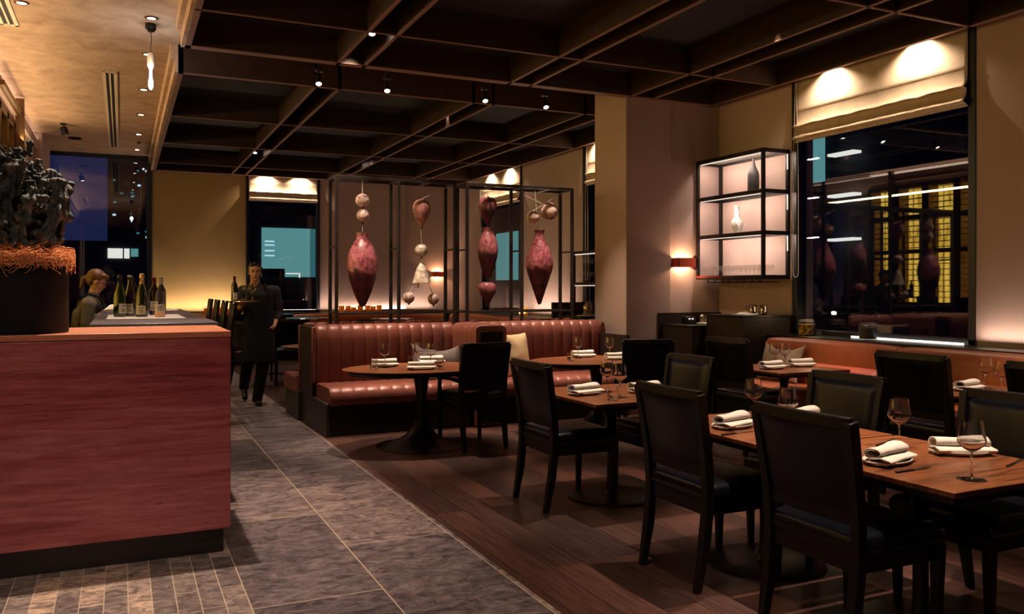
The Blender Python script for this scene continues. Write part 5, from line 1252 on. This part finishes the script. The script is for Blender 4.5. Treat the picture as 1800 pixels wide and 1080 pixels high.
st_.build('apron_strap', 'apron', wt, smooth=60)
TX, TY, TZ = WX-.205, WY-.36, 1.262
r = thing('serving_tray', 'round golden tray balanced on the waiter\'s raised hand', 'tray', (TX, TY, TZ)); MB().lathe([(.0001,0),(.175,0),(.19,.014),(.187,.018),(.172,.006),(.0001,.005)], seg=44).build('dish', 'foil_gold', r, smooth=50)
bottle('bordeaux', TX-.10, TY, TZ+.0065, 'brown_glass', 'foil_red', .03, .11, 'red topped wine bottle standing on the waiter\'s tray', (230, 320))
wine_glass(TX+.03, TY-.02, TZ+.0065, 'left wine glass standing on the waiter\'s tray'); wine_glass(TX+.105, TY+.03, TZ+.0065, 'right wine glass standing on the waiter\'s tray')

# bartender: seen from the side, bending over her work at the bar, looking right
BX, BY = -.305, 9.36
def B_(x, y, z): return (BX+x, BY+y, z)
body = MB(); T = head(body, B_(.085,.0,1.50), face=(1,-.12), s=.93, tilt=.42)
body.cone(B_(.03,0,1.33), B_(.065,0,1.43), .052, .050); body.cone(B_(-.03,0,.90), B_(-.02,0,1.15), .125, .115); body.cone(B_(-.02,0,1.15), B_(.015,0,1.28), .115, .085)
for q in (-1, 1):
    body.cone(B_(.01,0,1.29), B_(.01,q*.165,1.27), .07, .052); body.cone(B_(.01,q*.165,1.27), B_(-.01,q*.20,1.06), .046, .038); body.cone(B_(-.01,q*.20,1.06), B_(.17,q*.10,1.20 if q > 0 else 1.21), .037, .026)
    hand(body, B_(.17,q*.10,1.225), (.9,-.3*q,-.12), (0,0,1), .92, .5, q)
    body.cone(B_(-.03,q*.08,.88), B_(-.01,q*.085,.48), .085, .058); body.cone(B_(-.01,q*.085,.48), B_(-.04,q*.09,.09), .055, .035); body.cone(B_(-.04,q*.09,.06), B_(.09,q*.095,.035), .034, .028)
bt = thing('person', 'auburn haired bartender in olive shirt and dark apron working behind the bar', 'person')
body.build('body', 'skin', bt, smooth=180, remesh=.0065, sm=3); face_bits(bt, T, .93)
h = MB(); h.ball((-.028,0,.035), .094, .078, .082, 24, 16, T); h.ball((.030,0,.070), .055, .060, .030, 20, 12, T); h.ball((-.05,0,-.01), .052, .066, .062, 20, 12, T)
h.cone(T @ Vector((-.09,0,.0)), T @ Vector((-.125,0,-.03)), .028, .030); h.cone(T @ Vector((-.125,0,-.03)), T @ Vector((-.115,0,-.12)), .030, .014)
h.build('hair', 'hair_brown', bt, smooth=180, remesh=.006, sm=2)
sh = MB(); sh.cone(B_(-.03,0,.92), B_(-.02,0,1.15), .138, .130); sh.cone(B_(-.02,0,1.15), B_(.015,0,1.275), .130, .100); sh.cone(B_(.015,0,1.28), B_(.045,0,1.365), .075, .058)
for q in (-1, 1): sh.cone(B_(.01,0,1.285), B_(.01,q*.165,1.265), .085, .068); sh.cone(B_(.01,q*.165,1.265), B_(-.01,q*.20,1.06), .066, .056); sh.cone(B_(-.01,q*.20,1.06), B_(.08,q*.15,1.13), .054, .046)
sh.build('shirt', 'shirt_olive', bt, smooth=180, remesh=.010, sm=3)
ap = MB(); n1, n2 = 20, 26; vs = []
for i in range(n1+1):
    v = i/n1; z = 1.27-.75*v
    for j in range(n2+1):
        u = j/n2*2-1; half = math.radians(60 if z > 1.10 else 115); R = .150+.03*v; a = u*half
        vs.append((BX-.015+R*math.cos(a)+.02*(1 if z > 1.1 else 0), BY+R*1.12*math.sin(a), z))
k = n2+1; ap.add(vs, [(i*k+j, (i+1)*k+j, (i+1)*k+j+1, i*k+j+1) for i in range(n1) for j in range(n2)])
ap.build('apron', 'apron', bt, smooth=180, solid=.006)
st_ = MB()
for q in (-1, 1): st_.tube([B_(.14,q*.08,1.26), B_(.09,q*.085,1.345), B_(.0,q*.085,1.375), B_(-.09,q*.06,1.30), B_(-.135,q*.02,1.15)], .011, 8)
st_.build('apron_strap', 'apron', bt, smooth=60)
tr = MB()
for q in (-1, 1): tr.cone(B_(-.03,q*.08,.88), B_(-.01,q*.085,.48), .105, .080); tr.cone(B_(-.01,q*.085,.48), B_(-.04,q*.09,.10), .078, .062)
tr.build('trousers', 'trousers', bt, smooth=180, remesh=.012, sm=2)
for q in (-1, 1):
    so = MB(); so.cone(B_(-.05,q*.09,.052), B_(.10,q*.095,.042), .044, .038); so.cone(B_(-.04,q*.09,.09), B_(-.04,q*.09,.055), .044, .044); so.build('shoe', 'shoe', bt, smooth=180, remesh=.008, sm=2)
